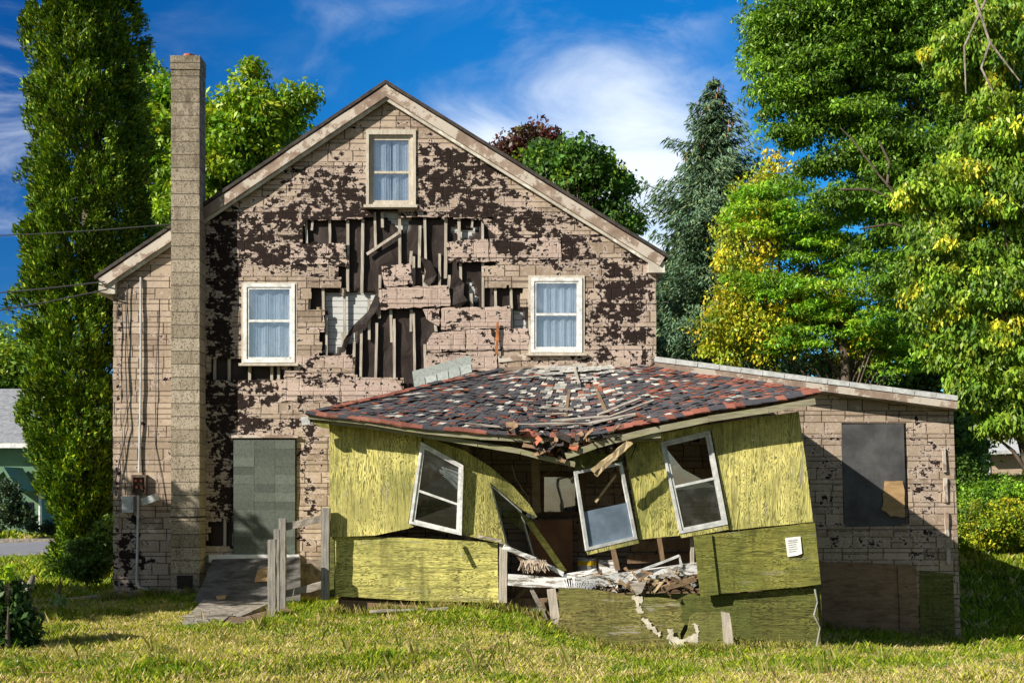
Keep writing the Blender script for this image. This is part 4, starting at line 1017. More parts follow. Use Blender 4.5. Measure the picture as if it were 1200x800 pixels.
mb.addv(pp+[p-Vector((0, 0, .2)) for p in pp]); mb.f += [(0, 3, 2, 1), (0, 4, 7, 3), (3, 7, 6, 2), (0, 1, 5, 4)]
o = mb.build('path', M['dirt'], kind='structure')
mb = MB()
def slabbox(p, q_, r_, s_, t):
    b = mb.addv([p, q_, r_, s_]+[v-Vector((0, 0, t)) for v in (p, q_, r_, s_)]); mb.f.extend([tuple(b+i for i in f) for f in ((0, 3, 2, 1), (0, 4, 7, 3), (3, 7, 6, 2), (0, 1, 5, 4), (1, 2, 6, 5))])
g_ = lambda a, d_, h: Vector(((a-600)*d_/F, d_, tz((a-600)*d_/F, d_)+h))
slabbox(g_(218, 13.75, .05), g_(238, 15.25, .10), g_(318, 15.25, .10), g_(283, 13.75, .05), .2); slabbox(g_(212, 12.95, .035), g_(217, 13.70, .05), g_(268, 13.70, .05), g_(258, 12.95, .03), .2)
solo(mb, 'concrete_slab', 'concrete', 'cracked grey concrete slab at the foot of the ramp', 'slab')
mb = MB(); mb.bar(g_(214, 13.72, .07), g_(272, 13.74, .07), .04, .025, up=(0, 0, 1), seg=6, j=.006); solo(mb, 'loose_plank', 'grey_wood', 'thin grey strip of wood lying across the concrete slab', 'plank')
mb = MB(); mb.bar(g_(433, 13.9, .10), g_(525, 13.9, .09), .05, .03, up=(0, 0, 1), seg=6, j=.006); solo(mb, 'loose_plank', 'grey_wood', 'thin plank in the grass below the sunlit left panel', 'plank')
mb = MB(); mb.tube([g_(40, 16.0, .04), g_(80, 16.4, .06), g_(110, 16.8, .06), g_(134, 17.0, .07)], [.04, .05, .05, .04], 7); solo(mb, 'fallen_log', 'grey_wood', 'long thin grey log on the lawn running to the left house corner', 'log')
# tilted grey shingled board lying on the porch roof by the wall
tb = thing('siding_scrap', P(520, 445, 16.7), 'grey green shingled siding scrap tilted against the wall, resting on the porch roof', 'siding scrap')
mb = MB(); cols = []; qd = [P(483, 435, 16.65), P(551, 416, 16.65), P(554, 436, 16.55), P(486, 456, 16.55)]
mb.prism(qd, .02); cols += [(.26, .29, .28, 1)]*len(mb.v); mb.build('panel', M['door_tile'], tb, cols=cols)
mb = MB(); cols = []
for k in range(5):
    u0, u1 = k/5+.01, (k+1)/5-.012
    p = [quad_lerp(qd, u0, .52)+Vector((0, -.012, 0)), quad_lerp(qd, u1, .52)+Vector((0, -.012, 0)), quad_lerp(qd, u1, .98)+Vector((0, -.012, 0)), quad_lerp(qd, u0, .98)+Vector((0, -.012, 0))]
    mb.prism(p, .01); g = random.uniform(.85, 1.3); cols += [(.30*g, .33*g, .32*g, 1)]*8
mb.build('shingle_row', M['door_tile'], tb, cols=cols)
# paint can inside
pc = thing('paint_can', ((688-600)*15.6/F, 15.6, .30), 'dented paint can with yellow label inside the collapsed porch', 'paint can')
xx = (688-600)*15.6/F; zt = CH+(HOR-654)*15.6/F
mb = MB(); mb.tube([(xx, 15.6, zt-.32), (xx, 15.6, zt)], .14, 20); mb.build('can', M['metal_grey'], pc)
mb = MB(); mb.tube([(xx, 15.6, zt-.10), (xx, 15.6, zt-.03)], .145, 20); mb.build('label_band', M['yellow_lbl'], pc)
mb = MB(); mb.box((702-600)*15.5/F, (724-600)*15.5/F, 15.5, 15.6, .2, CH+(HOR-656)*15.5/F); solo(mb, 'wooden_box', 'white_wood', 'whitish clapboard box in the porch beside the paint can', 'box')
# flood lamp dangling from a wire
fl = thing('hanging_lamp', P(622, 604, 15.2), 'black double floodlight dangling from a wire inside the porch', 'lamp')
mb = MB(); mb.tube([P(600, 545, 15.2), P(604, 560, 15.2), P(613, 575, 15.2), P(620, 583, 15.2), P(617, 592, 15.2), P(616, 598, 15.2)], .008, 5); mb.build('wire', M['raw_wood'], fl)
for (a, b, c, d_) in ((612, 596, 619, 603), (622, 598, 625, 604)):
    mb = MB(); p0, p1 = P(a, b, 15.2), P(c, d_, 15.0); mb.tube([p0, p0.lerp(p1, .4), p1], [.02, .035, .045], 12); hd = mb.build('lamp_head', M['cable'], fl)
    mb = MB(); mb.tube([p1, p1.lerp(p0, -.06)], .042, 12); mb.build('lens', M['lens'], hd)
# striped rag and junk heap
mb = MB()
for k in range(14): mb.bar(P(664+k*2.2, 690+random.uniform(-1, 1), 14.15), P(660+k*3.2, 678+k*.4, 14.3), .012, .006)
solo(mb, 'crumpled_blind', 'white_paint', 'crumpled white blind slats at the left end of the sloping beam', 'blind')
mb = MB()
for k in range(22): mb.bar(P(618+random.uniform(-2, 22), 722+random.uniform(-8, 6), 14.6), P(618+random.uniform(0, 26), 700+random.uniform(-4, 12), 14.9), .014, .008)
solo(mb, 'crumpled_blind', 'metal_grey', 'heap of bent grey slats on the ground in the dark gap', 'blind')
mb = MB(); mb.tube([P(955, 690, 14.3), P(958, 705, 14.3), P(954, 720, 14.3), P(961, 735, 14.3), P(957, 757, 14.3)], [.02, .012, .018, .012, .02], 5); solo(mb, 'hanging_wire', 'grey_cable', 'frayed wire hanging down the right corner of the green porch', 'wire')

# power lines
def wire(p0, p1, sag, rad, label):
    rad *= .55
    pts_ = [Vector(p0).lerp(Vector(p1), k/14)+Vector((0, 0, -sag*4*(k/14)*(1-k/14))) for k in range(15)]
    mb = MB(); mb.tube(pts_, rad, 5); solo(mb, 'power_line', 'cable', label, 'cable', 'overhead lines reaching the house from the left')
wire((-24, 24, 8.6), (cx0-.01, CY+.08, wz(268)), .5, .018, 'uppermost overhead wire crossing the tall conifer to the chimney')
wire((-24, 24, 6.9), (wx(128), HY-.2, wz(333)), .5, .022, 'middle overhead wire ending at the left eave')
wire((-24, 24, 6.1), (wx(131), HY-.2, wz(342)), .7, .022, 'lowest overhead wire ending under the left eave')

# ================================================================== NEIGHBOURS
nh = thing('neighbour_house', (-20.5, 42, .3), 'small mint green clapboard house with grey roof across the road, left edge', 'house')
def PX(px, d): return (px-600)*d/F
def PZ(py, d): return CH+(HOR-py)*d/F
d = 40.0
mb = MB(); mb.box(-27, PX(49, d), d, d+9, .1, PZ(524, d)); mb.build('wall', M['gable_green'], nh)
e = PZ(523, d); 
mb = MB(); mb.prism([(-28, d-.5, e), (PX(56, d), d-.5, e), (PX(36, d), d+4.5, e+2.6), (-28, d+4.5, e+2.6)], .12, off=(0, 0, 1))
rf = mb.build('roof', M['roof_grey'], nh)
mb = MB(); mb.prism([(PX(56, d), d-.5, e), (PX(36, d), d+4.5, e+2.6), (PX(56, d), d+9.5, e)], .05, off=(-1, 0, 0)); mb.build('gable_end', M['gable_green'], rf)
mb = MB(); mb.box(-28, PX(57, d), d-.62, d-.5, e-.08, e+.10); mb.build('gutter', M['vinyl'], rf)
mb = MB(); mb.tube([(PX(48, d), d-.08, e), (PX(48, d), d-.08, .35)], .05, 8); mb.build('downspout', M['vinyl'], nh)
mb = MB(); mb.prism([(PX(12, d), d-1.6, PZ(562, d)), (PX(28, d), d-1.6, PZ(548, d)), (PX(45, d), d-1.6, PZ(575, d)), (PX(42, d), d-1.6, PZ(577, d)), (PX(28, d), d-1.6, PZ(553, d)), (PX(12, d), d-1.6, PZ(567, d))], 1.5)
mb.build('entry_gable', M['gable_green'], nh)
mb = MB(); mb.box(PX(31, d), PX(39, d), d-.03, d+.02, .3, PZ(588, d)); mb.build('door', M['interior'], nh)
bh = thing('brown_house', (-21, 50, .4), 'reddish brown house wall glimpsed between the mint house and the conifer', 'house')
mb = MB(); mb.box(PX(40, 50), PX(85, 50), 50, 56, .1, PZ(540, 50)); mb.build('wall', M['brown_wall'], bh)
mb = MB(); mb.prism([(PX(36, 50), 49.5, PZ(540, 50)), (PX(88, 50), 49.5, PZ(540, 50)), (PX(88, 50), 53, PZ(515, 50)), (PX(36, 50), 53, PZ(515, 50))], .1, off=(0, 0, 1)); mb.build('roof', M['roof_main'], bh)
ga = thing('garage', (22, 42, 2), 'beige sided garage with white roof on the grassy rise at the right edge', 'garage')
d = 40.0
mb = MB(); mb.box(PX(1158, d), PX(1290, d), d, d+8, 1.0, PZ(533, d)); mb.build('wall', M['beige_wall'], ga)
mb = MB(); mb.prism([(PX(1146, d), d-.5, PZ(533, d)), (PX(1300, d), d-.5, PZ(528, d)), (PX(1300, d), d+4, PZ(500, d)), (PX(1170, d), d+4, PZ(506, d))], .12, off=(0, 0, 1)); mb.build('roof', M['alum'], ga)
mb = MB(); mb.box(PX(1140, d), PX(1157.5, d), d+1.5, d+1.6, 1.0, PZ(536, d)); mb.build('side_wall', M['brown_wall'], ga)
for x_ in (1158, 1150, 1143):
    mb = MB(); mb.box(PX(x_, d)-.06, PX(x_, d)+.06, d-.05, d-.01 if x_ == 1158 else d+.05, 1.2, PZ(534, d)); mb.build('porch_post', M['vinyl'], ga)

# ================================================================== TREES AND PLANTS
def leaf_mesh(name, C, A, Nn, L, W, col, mat, parent, **tg):
    """diamond leaves folded along the midrib: C centre, A axis, Nn normal"""
    n = len(C); A = A/np.linalg.norm(A, axis=1)[:, None]
    S = np.cross(A, Nn); S /= (np.linalg.norm(S, axis=1)[:, None]+1e-9); N2 = np.cross(S, A)
    L = np.broadcast_to(L, (n,))[:, None]; W = np.broadcast_to(W, (n,))[:, None]
    V = np.stack([C-A*L*.5, C+S*W*.5+N2*W*.12-A*L*.08, C+A*L*.5, C-S*W*.5+N2*W*.12-A*L*.08], 1).reshape(-1, 3)
    Fc = np.arange(4*n).reshape(n, 4)
    return np_mesh(name, V, Fc, 4, M[mat], parent, np.repeat(col, 4, axis=0), **tg)
def unit(n): v = RS.normal(size=(n, 3)); return v/np.linalg.norm(v, axis=1)[:, None]
def tree(name, label, cat, d, base_px, trunk_r, lobes, clr, per, leaf, palette, depth=.8, droop=.3, group=None, limbs=True, wr=.5, flat=.75, stems=None, mat='leaf', inner=.55, cen=1.0, nl=40):
    """lobes: (px, py, rx_px, rz_px, n clumps). clr clump radius in m. palette [(rgb, weight)]"""
    bx = PX(base_px, d); bz = tz(bx, d); t = thing(name, (bx, d, bz), label, cat, group)
    Cc = []; 
    clr *= .66; per = int(per*.5)
    for (px, py, rx, rz, n) in lobes:
        n = int(n*2.2)
        c = np.array([PX(px, d), d, PZ(py, d)]); r = np.array([rx*d/F, max(rx, rz*.6)*d/F*depth, rz*d/F])
        u = unit(n)*(RS.uniform(inner*.7, 1, size=(n, 1))**.6)*(1+.22*(RS.rand(n, 1) < .25)); Cc.append(c+u*r)
    Cc = np.concatenate(Cc); nc = len(Cc)
    cb = RS.uniform(.70, 1.5, nc)
    pw = np.array([w_ for _, w_ in palette]); pw = pw/pw.sum(); pc = np.array([c for c, _ in palette])
    pk = RS.choice(len(pc), nc, p=pw)
    tot = nc*per; ci = np.repeat(np.arange(nc), per)
    u = unit(tot)*(RS.uniform(.25, 1, size=(tot, 1))**.5)
    rr = clr*RS.uniform(.6, 1.5, nc)[ci][:, None]
    C = Cc[ci]+u*rr*np.array([1, 1, flat]); C[:, 2] -= .10*rr[:, 0]*(u[:, 0]**2+u[:, 1]**2)*2*droop
    N_ = u*.5+unit(tot)*.75+np.array([0, 0, .7]); A = unit(tot)*.8+u*.5+np.array([0, 0, -droop*1.6])
    pl_ = np.where(RS.rand(tot) < .78, pk[ci], RS.choice(len(pc), tot, p=pw))
    col = pc[pl_]*(cb[ci]*RS.uniform(.75, 1.25, tot))[:, None]
    col = col*(1+RS.normal(size=(tot, 3))*.05)
    L = leaf*RS.uniform(.45, 1.3, tot)
    leaf_mesh('foliage', C, A, N_, L, L*wr, np.clip(col*1.6, .004, .8), mat, t)
    mb = MB(); top = Vector(Cc.mean(0)); B = Vector((bx, d, bz)); zmax = float(Cc[:, 2].max())
    th = stems or (zmax-bz)*.85
    tr = [B+Vector((.25*math.sin(k*1.3)*trunk_r*2, .2*math.cos(k*1.7)*trunk_r*2, th*k/8)) for k in range(9)]
    tr = [p.lerp(Vector((top.x, top.y, p.z)), min(1, k/8*1.1)*cen) for k, p in enumerate(tr)]
    mb.tube(tr, [trunk_r*(1.15-.95*k/8) for k in range(9)], 9)
    if limbs:
        idx = RS.choice(nc, min(nc, nl), replace=False)
        for i in idx:
            c = Vector(Cc[i]); h = min(max((c.z-bz)*.62, th*.18), th*.97); f = h/th*8; k = min(int(f), 7)
            s = tr[k].lerp(tr[k+1], f-k); md_ = s.lerp(c, .55)+Vector((0, 0, .12*(c-s).length))
            r0 = trunk_r*.22*(1-.6*f/8); mb.tube([s, md_, c], [r0, r0*.6, r0*.2], 5)
    mb.build('trunk', M['bark'], t, smooth=True)
    return t
G1, G2, G3 = (.085, .16, .018), (.045, .095, .014), (.16, .22, .02)
# tall columnar conifer: upright sprays hugging a narrow column
def column_tree():
    d = 20.0; bx = PX(106, d); bz = tz(bx, d); t = thing('conifer', (bx, d, bz), 'very tall columnar evergreen at the left, taller than the picture, beside the house', 'tree')
    prof = [(700, 68, 108), (660, 76, 122), (600, 78, 142), (560, 50, 150), (500, 46, 152), (400, 38, 166), (330, 36, 176), (250, 44, 176), (150, 50, 164), (60, 50, 156), (0, 52, 150), (-80, 58, 146), (-200, 70, 136), (-300, 90, 118)]
    n = 5600; py = RS.uniform(-300, 705, n); pr = np.array(prof)[::-1]
    lo = np.interp(py, pr[:, 0], pr[:, 1]); hi = np.interp(py, pr[:, 0], pr[:, 2])
    cx = (lo+hi)/2; r = (hi-lo)/2*d/F; a = RS.uniform(0, 2*math.pi, n); rr = r*np.where(RS.rand(n) < .3, RS.uniform(.3, .8, n), .82+.18*RS.rand(n))*(1+.12*np.sin(a*3+py*.045)+.12*np.sin(py*.11+a*5)+.06*np.sin(py*.23-a*7))
    Cc = np.stack([PX(cx, d)+np.cos(a)*rr-.05, d+np.sin(a)*rr, PZ(py, d)], 1)
    per = 52; tot = n*per; ci = np.repeat(np.arange(n), per); out = np.stack([np.cos(a), np.sin(a), np.full(n, .9)], 1)[ci]
    u = unit(tot)*(RS.rand(tot, 1)**.5)
    lump = np.array([mnoise.noise(Vector((c[0]*2.3, c[1]*2.3, c[2]*1.7))) for c in Cc]); Cc[:, 0] += np.cos(a)*lump*.34; Cc[:, 1] += np.sin(a)*lump*.34
    C = Cc[ci]+u*np.array([.12, .12, .20])+out*.04; A = out*.8+unit(tot)*.75; N_ = unit(tot)+out*.4
    cb = RS.uniform(.6, 1.3, n)[ci]*RS.uniform(.75, 1.25, tot)
    pal = np.array([(.11, .21, .010), (.06, .13, .012), (.26, .34, .014)]); col = pal[RS.choice(3, tot, p=[.45, .3, .25])]*cb[:, None]
    L = RS.uniform(.06, .13, tot); leaf_mesh('foliage', C, A, N_, L, L*.40, col, 'needle', t)
    mb = MB(); mb.tube([(bx, d, bz), (bx, d, bz+5), (PX(106, d), d, 12), (PX(106, d), d, 15.5)], [.25, .18, .10, .03], 10); 
    for k in range(160):
        i = RS.randint(n); c = Vector(Cc[i]); s = Vector((bx, d, max(bz+.4, c.z-.9))); mb.tube([s, c], [.03, .008], 4)
    mb.build('trunk', M['bark'], t)
column_tree()
tree('maple_tree', 'bright yellow green broadleaf tree behind the chimney and left roof slope', 'tree', 30, 255, .30,
     [(190, 130, 26, 50, 22), (180, 210, 30, 40, 24), (300, 150, 52, 48, 60), (265, 190, 55, 50, 50), (220, 150, 40, 50, 30), (215, 240, 60, 40, 40), (168, 85, 12, 22, 5), (345, 125, 18, 16, 8), (292, 90, 10, 14, 4), (360, 110, 10, 6, 3)],
     .62, 150, .19, [((.15, .23, .014), 3), ((.085, .17, .014), 3), ((.26, .30, .02), 1)])
tree('plum_tree', 'dark purple leaved tree showing over the right roof slope', 'tree', 34, 625, .22,
     [(622, 172, 42, 22, 30), (600, 190, 25, 18, 12), (650, 200, 30, 30, 20)], .55, 110, .18, [((.075, .022, .022), 3), ((.05, .03, .02), 2), ((.06, .07, .015), 1)])
tree('broadleaf_tree', 'rounded green tree behind the right roof slope, left of the spruce', 'tree', 30, 690, .26,
     [(675, 200, 50, 28, 40), (705, 225, 35, 35, 34), (640, 185, 22, 14, 10), (735, 260, 16, 16, 8)], .55, 140, .17, [((.06, .13, .022), 4), ((.13, .20, .016), 1.3), ((.035, .08, .02), 2)])
def spruce():
    d = 28.0; cx = 836; bx = PX(cx, d); bz = tz(bx, d); top = PZ(90, d); H = top-bz
    t = thing('spruce_tree', (bx, d, bz), 'blue green spruce with drooping boughs and pointed top behind the side addition', 'tree')
    C = []; A = []; mb = MB(); mb.tube([(bx, d, bz), (bx, d, bz+H*.5), (bx, d, top)], [.28, .16, .02], 8); cones = []
    z = top-.15; k = 0
    while z > 2.0:
        f = (top-z); R_ = min(.14+f*.55, 2.1); nb = 7 if f > 1 else 4
        for b in range(nb):
            a = b*2*math.pi/nb+k*.8+RS.uniform(-.25, .25); L_ = R_*RS.uniform(.50, 1.25)
            dr = Vector((math.cos(a), math.sin(a), 0)); p0 = Vector((bx, d, z)); N = 7; pts_ = []
            for i in range(N+1):
                s = i/N; pts_.append(p0+dr*L_*s+Vector((0, 0, L_*(-.30*s+.28*s*s*s)+RS.uniform(-.02, .02))))
            mb.tube(pts_, [.03*(1-.85*i/N)+.004 for i in range(N+1)], 4)
            for i in range(1, N+1):
                s = i/N; wd = .42*L_*(1-s*.75)*.8+.10
                m = int(34*wd/.4*(.7+.5*L_))
                sd = dr.cross(Vector((0, 0, 1)))
                q_ = np.array(pts_[i])+RS.uniform(-1, 1, (m, 1))*np.array(sd)*wd+RS.uniform(-.5, .5, (m, 1))*np.array(dr)*L_/N
                q_[:, 2] -= np.abs(RS.uniform(0, 1, m))*.30*min(1, .35+L_*.35)
                C.append(q_); aa = np.tile(np.array(dr)*.7, (m, 1))+RS.uniform(-1, 1, (m, 1))*np.array(sd)*.8+np.array([0, 0, -.65])+RS.normal(size=(m, 3))*.2; A.append(aa)
        z -= .30+.012*f; k += 1
    C = np.concatenate(C); A = np.concatenate(A); n = len(C)
    pal = np.array([(.13, .22, .13), (.075, .145, .08), (.20, .27, .11)]); col = pal[RS.choice(3, n, p=[.5, .35, .15])]*RS.uniform(.6, 1.35, n)[:, None]
    L = RS.uniform(.14, .26, n); leaf_mesh('foliage', C, A, unit(n)+np.array([0, -.3, .8]), L, L*.20, col, 'needle', t)
    mb.build('trunk', M['bark'], t)
    mb = MB()
    for k in range(40):
        f = RS.uniform(.3, 2.6); a = RS.uniform(0, 6.28); r_ = (.25+f*.3)*.85; p = Vector((bx+math.cos(a)*r_, d+math.sin(a)*r_, top-f)); mb.tube([p, p-Vector((0, 0, .14))], [.03, .02], 5)
    mb.build('spruce_cones', simple('brown cones', (.22, .11, .05), .8, .3, 20), t)
spruce()
tree('small_spruce', 'dark lower evergreen mass at the foot of the spruce, beside the house corner', 'tree', 31, 800, .2,
     [(800, 360, 40, 60, 50), (815, 420, 60, 40, 40), (780, 400, 22, 50, 26)], .6, 130, .20, [((.03, .06, .03), 3), ((.045, .09, .03), 2)], droop=.8, wr=.3, mat='needle')
tree('birch_tree', 'yellow leaved tree left of the green locust, over the addition roof', 'tree', 25.5, 885, .12,
     [(880, 290, 42, 70, 46), (862, 380, 40, 52, 52), (905, 385, 45, 42, 40), (900, 210, 22, 40, 10), (950, 260, 40, 30, 16), (960, 350, 60, 50, 44), (1010, 405, 55, 35, 26)], .50, 120, .115, [((.34, .29, .018), 2.6), ((.22, .26, .02), 2.6), ((.42, .32, .02), .8), ((.12, .18, .02), 2.4)], droop=.5, inner=.2, nl=20)
tree('locust_tree', 'feathery bright green locust with spreading layered boughs in the middle right', 'tree', 25, 1010, .20,
     [(905, 235, 48, 26, 24), (940, 270, 60, 30, 34), (985, 300, 60, 34, 34), (900, 330, 50, 18, 16), (1000, 380, 60, 30, 34), (930, 400, 40, 20, 14), (1060, 330, 50, 40, 34), (1060, 410, 50, 35, 30), (950, 350, 60, 20, 20)], .52, 230, .12,
     [((.12, .24, .014), 3), ((.075, .17, .014), 2), ((.20, .28, .018), 1)], flat=.30, wr=.34, droop=.2, inner=.2)
tree('honey_locust', 'high dark green tree with open branches in the upper right', 'tree', 23, 1235, .16,
     [(915, 40, 38, 42, 34), (960, 90, 55, 32, 34), (1010, 60, 60, 42, 40), (1000, 20, 80, 30, 40), (1060, 100, 60, 50, 40), (930, 160, 30, 14, 10), (965, 195, 30, 14, 10), (1090, 40, 60, 60, 50), (1050, 190, 45, 14, 14), (1130, 130, 40, 60, 40), (1085, 240, 50, 40, 34), (990, 140, 60, 24, 26), (1030, 170, 60, 26, 30), (1000, 235, 50, 16, 14), (1060, 290, 60, 50, 50), (930, 100, 55, 50, 50), (1100, 190, 50, 60, 50), (1030, 230, 60, 50, 34), (970, 30, 80, 40, 50), (1060, 30, 70, 60, 50)], .62, 300, .115,
     [((.065, .13, .014), 3), ((.11, .20, .016), 2.4), ((.045, .09, .015), 1)], flat=.38, wr=.38, droop=.4, inner=.2, cen=.25, nl=26)
tree('silver_maple', 'large drooping maple with light yellow green leaves filling the right edge', 'tree', 18, 1240, .30,
     [(1150, 60, 55, 50, 44), (1185, 150, 55, 60, 56), (1120, 220, 50, 26, 30), (1165, 250, 62, 50, 60), (1195, 350, 60, 60, 60), (1140, 330, 40, 46, 36), (1120, 400, 36, 30, 26), (1180, 430, 50, 45, 46), (1075, 225, 22, 10, 7), (1185, 490, 36, 22, 18), (1210, 0, 60, 60, 40), (1135, 455, 24, 24, 12), (1095, 300, 40, 50, 26), (1110, 360, 40, 40, 24)], .34, 260, .115,
     [((.11, .19, .018), 3), ((.17, .24, .022), 2), ((.33, .32, .025), .8), ((.055, .11, .014), 1.8)], wr=.42, droop=.75, inner=.35)
random.seed(9)
mb = MB()
for a, b, c in (((1140, -10, 17), (1160, 50, 16.8), (1195, 95, 16.6)), ((1160, -10, 17), (1130, 55, 16.9), (1132, 110, 16.8)), ((1160, 50, 16.8), (1150, 80, 16.8), (1165, 110, 16.7))):
    mb.tube([P(*a), P(*b), P(*c)], [.022, .018, .009], 6)
sm = bpy.data.objects['silver_maple']; ml = MB()
for br in (((1100, 290), (1060, 240), (1030, 205), (1000, 165), (985, 150)), ((1060, 240), (1020, 222), (985, 222)), ((1090, 275), (1045, 262), (1010, 268)), ((1040, 215), (1042, 190), (1030, 165))):
    ml.tube([P(a, b, 22.0) for a, b in br], [.032-.005*i for i in range(len(br))], 6)
ml.build('bare_branches', M['bark'], bpy.data.objects['honey_locust'])
mb.build('bare_branches', M['pale_bark'], sm)
t_ = tree('shade_tree', 'broadleaf tree left of the lawn that shades the left house corner', 'tree', 12, -800, .30, [(-820, 230, 300, 110, 90), (-600, 260, 110, 70, 30)], .8, 90, .3, [((.06, .12, .015), 3)])
tree('backdrop_tree', 'dark green tree mass behind the addition roof at the right', 'tree', 33, 1090, .25,
     [(1040, 430, 60, 50, 50), (1110, 460, 45, 60, 50), (1125, 520, 30, 50, 36), (960, 440, 60, 25, 30), (1100, 380, 60, 50, 40)], .75, 150, .20, [((.05, .10, .015), 3), ((.09, .15, .018), 2), ((.03, .06, .012), 1)])
tree('backdrop_tree', 'green trees filling the far right edge beyond the garage', 'tree', 48, 1180, .3,
     [(1190, 470, 60, 50, 60), (1150, 500, 30, 40, 30), (1240, 400, 60, 90, 50)], 1.1, 150, .30, [((.05, .11, .015), 3), ((.09, .15, .018), 2)])
tree('backdrop_tree', 'sunlit yellow green tree above the mint green house roof', 'tree', 52, 5, .3,
     [(5, 440, 40, 48, 50), (-40, 450, 50, 60, 40), (25, 470, 22, 30, 20)], 1.0, 160, .28, [((.12, .19, .018), 3), ((.07, .13, .018), 2), ((.22, .24, .02), 1)])
def bush(name, label, d, lobes, clr, per, leaf, palette, wr=.5, base_px=None, **k):
    return tree(name, label, 'bush', d, base_px or lobes[0][0], .03, lobes, clr, per, leaf, palette, wr=wr, stems=.5, **k)
bush('hedge_bush', 'yellow flecked hedge on the slope to the right of the addition', 25.5, [(1145, 617, 40, 26, 50), (1185, 610, 45, 26, 50), (1240, 610, 40, 30, 40)], .32, 170, .085,
     [((.22, .24, .015), 2), ((.09, .16, .014), 3), ((.34, .30, .02), 1), ((.05, .09, .012), 1.5)])
bush('hedge_bush', 'rounded bright green shrub mound on the slope below the garage', 26.5, [(1150, 588, 34, 22, 34), (1195, 584, 48, 26, 50), (1250, 580, 45, 24, 24)], .35, 150, .10, [((.13, .24, .014), 3), ((.08, .16, .014), 2)])
bush('hedge_bush', 'tall dark undergrowth between the addition corner and the hedge', 27, [(1125, 560, 24, 30, 30), (1130, 520, 24, 30, 24)], .38, 130, .12, [((.045, .09, .013), 3), ((.09, .14, .015), 1)])
bush('dark_bush', 'dark shrub in front of the mint green house at the left edge', 37, [(8, 590, 18, 26, 26), (22, 604, 12, 16, 12)], .38, 120, .13, [((.022, .038, .016), 3), ((.035, .06, .02), 1)])
bush('dark_bush', 'small dark shrub by the downspout of the mint green house', 38, [(38, 612, 7, 9, 8), (60, 618, 12, 7, 10)], .28, 90, .12, [((.025, .045, .014), 3), ((.05, .07, .02), 1)])
bush('low_bush', 'low dark shrub at the foot of the columnar evergreen', 18.6, [(100, 655, 24, 26, 40), (120, 640, 14, 30, 20)], .22, 130, .08, [((.045, .09, .012), 3), ((.09, .15, .015), 1)])
bush('foreground_bush', 'dark glossy leaved bush at the lower left corner of the lawn', 11.5, [(8, 742, 26, 18, 20), (2, 718, 22, 24, 16), (14, 700, 12, 16, 6), (-14, 700, 18, 36, 10), (6, 684, 9, 12, 4), (26, 728, 12, 14, 9), (30, 750, 12, 10, 8), (20, 690, 5, 10, 2)], .19, 70, .11, [((.022, .05, .014), 3), ((.035, .075, .015), 2)], wr=.38)
bush('sprout', 'small bright yellow green sprout on top of the dark lower left bush', 11.3, [(9, 672, 8, 9, 8)], .05, 30, .07, [((.24, .34, .03), 1)], wr=.35)
st = thing('tree_stump', P(30, 750, 12.3), 'pale gnarled stump rising beside the lower left bush', 'stump')
mb = MB(); mb.tube([P(24, 745, 12.3), P(27, 722, 12.3), P(30, 702, 12.25), P(36, 685, 12.2), P(39, 674, 12.2)], [.06, .05, .042, .045, .025], 9)
mb.tube([P(30, 702, 12.25), P(29, 690, 12.25), P(27, 682, 12.2)], [.04, .03, .015], 7); mb.build('stem', M['pale_bark'], st, smooth=True)
for (px, dd, lb) in ((70, 15.2, 'pale leafy weed on the lawn left of the house'), ):
    bush('weed', lb, dd, [(70, 704, 10, 8, 10)], .05, 14, .09, [((.16, .24, .10), 1)], wr=.3)

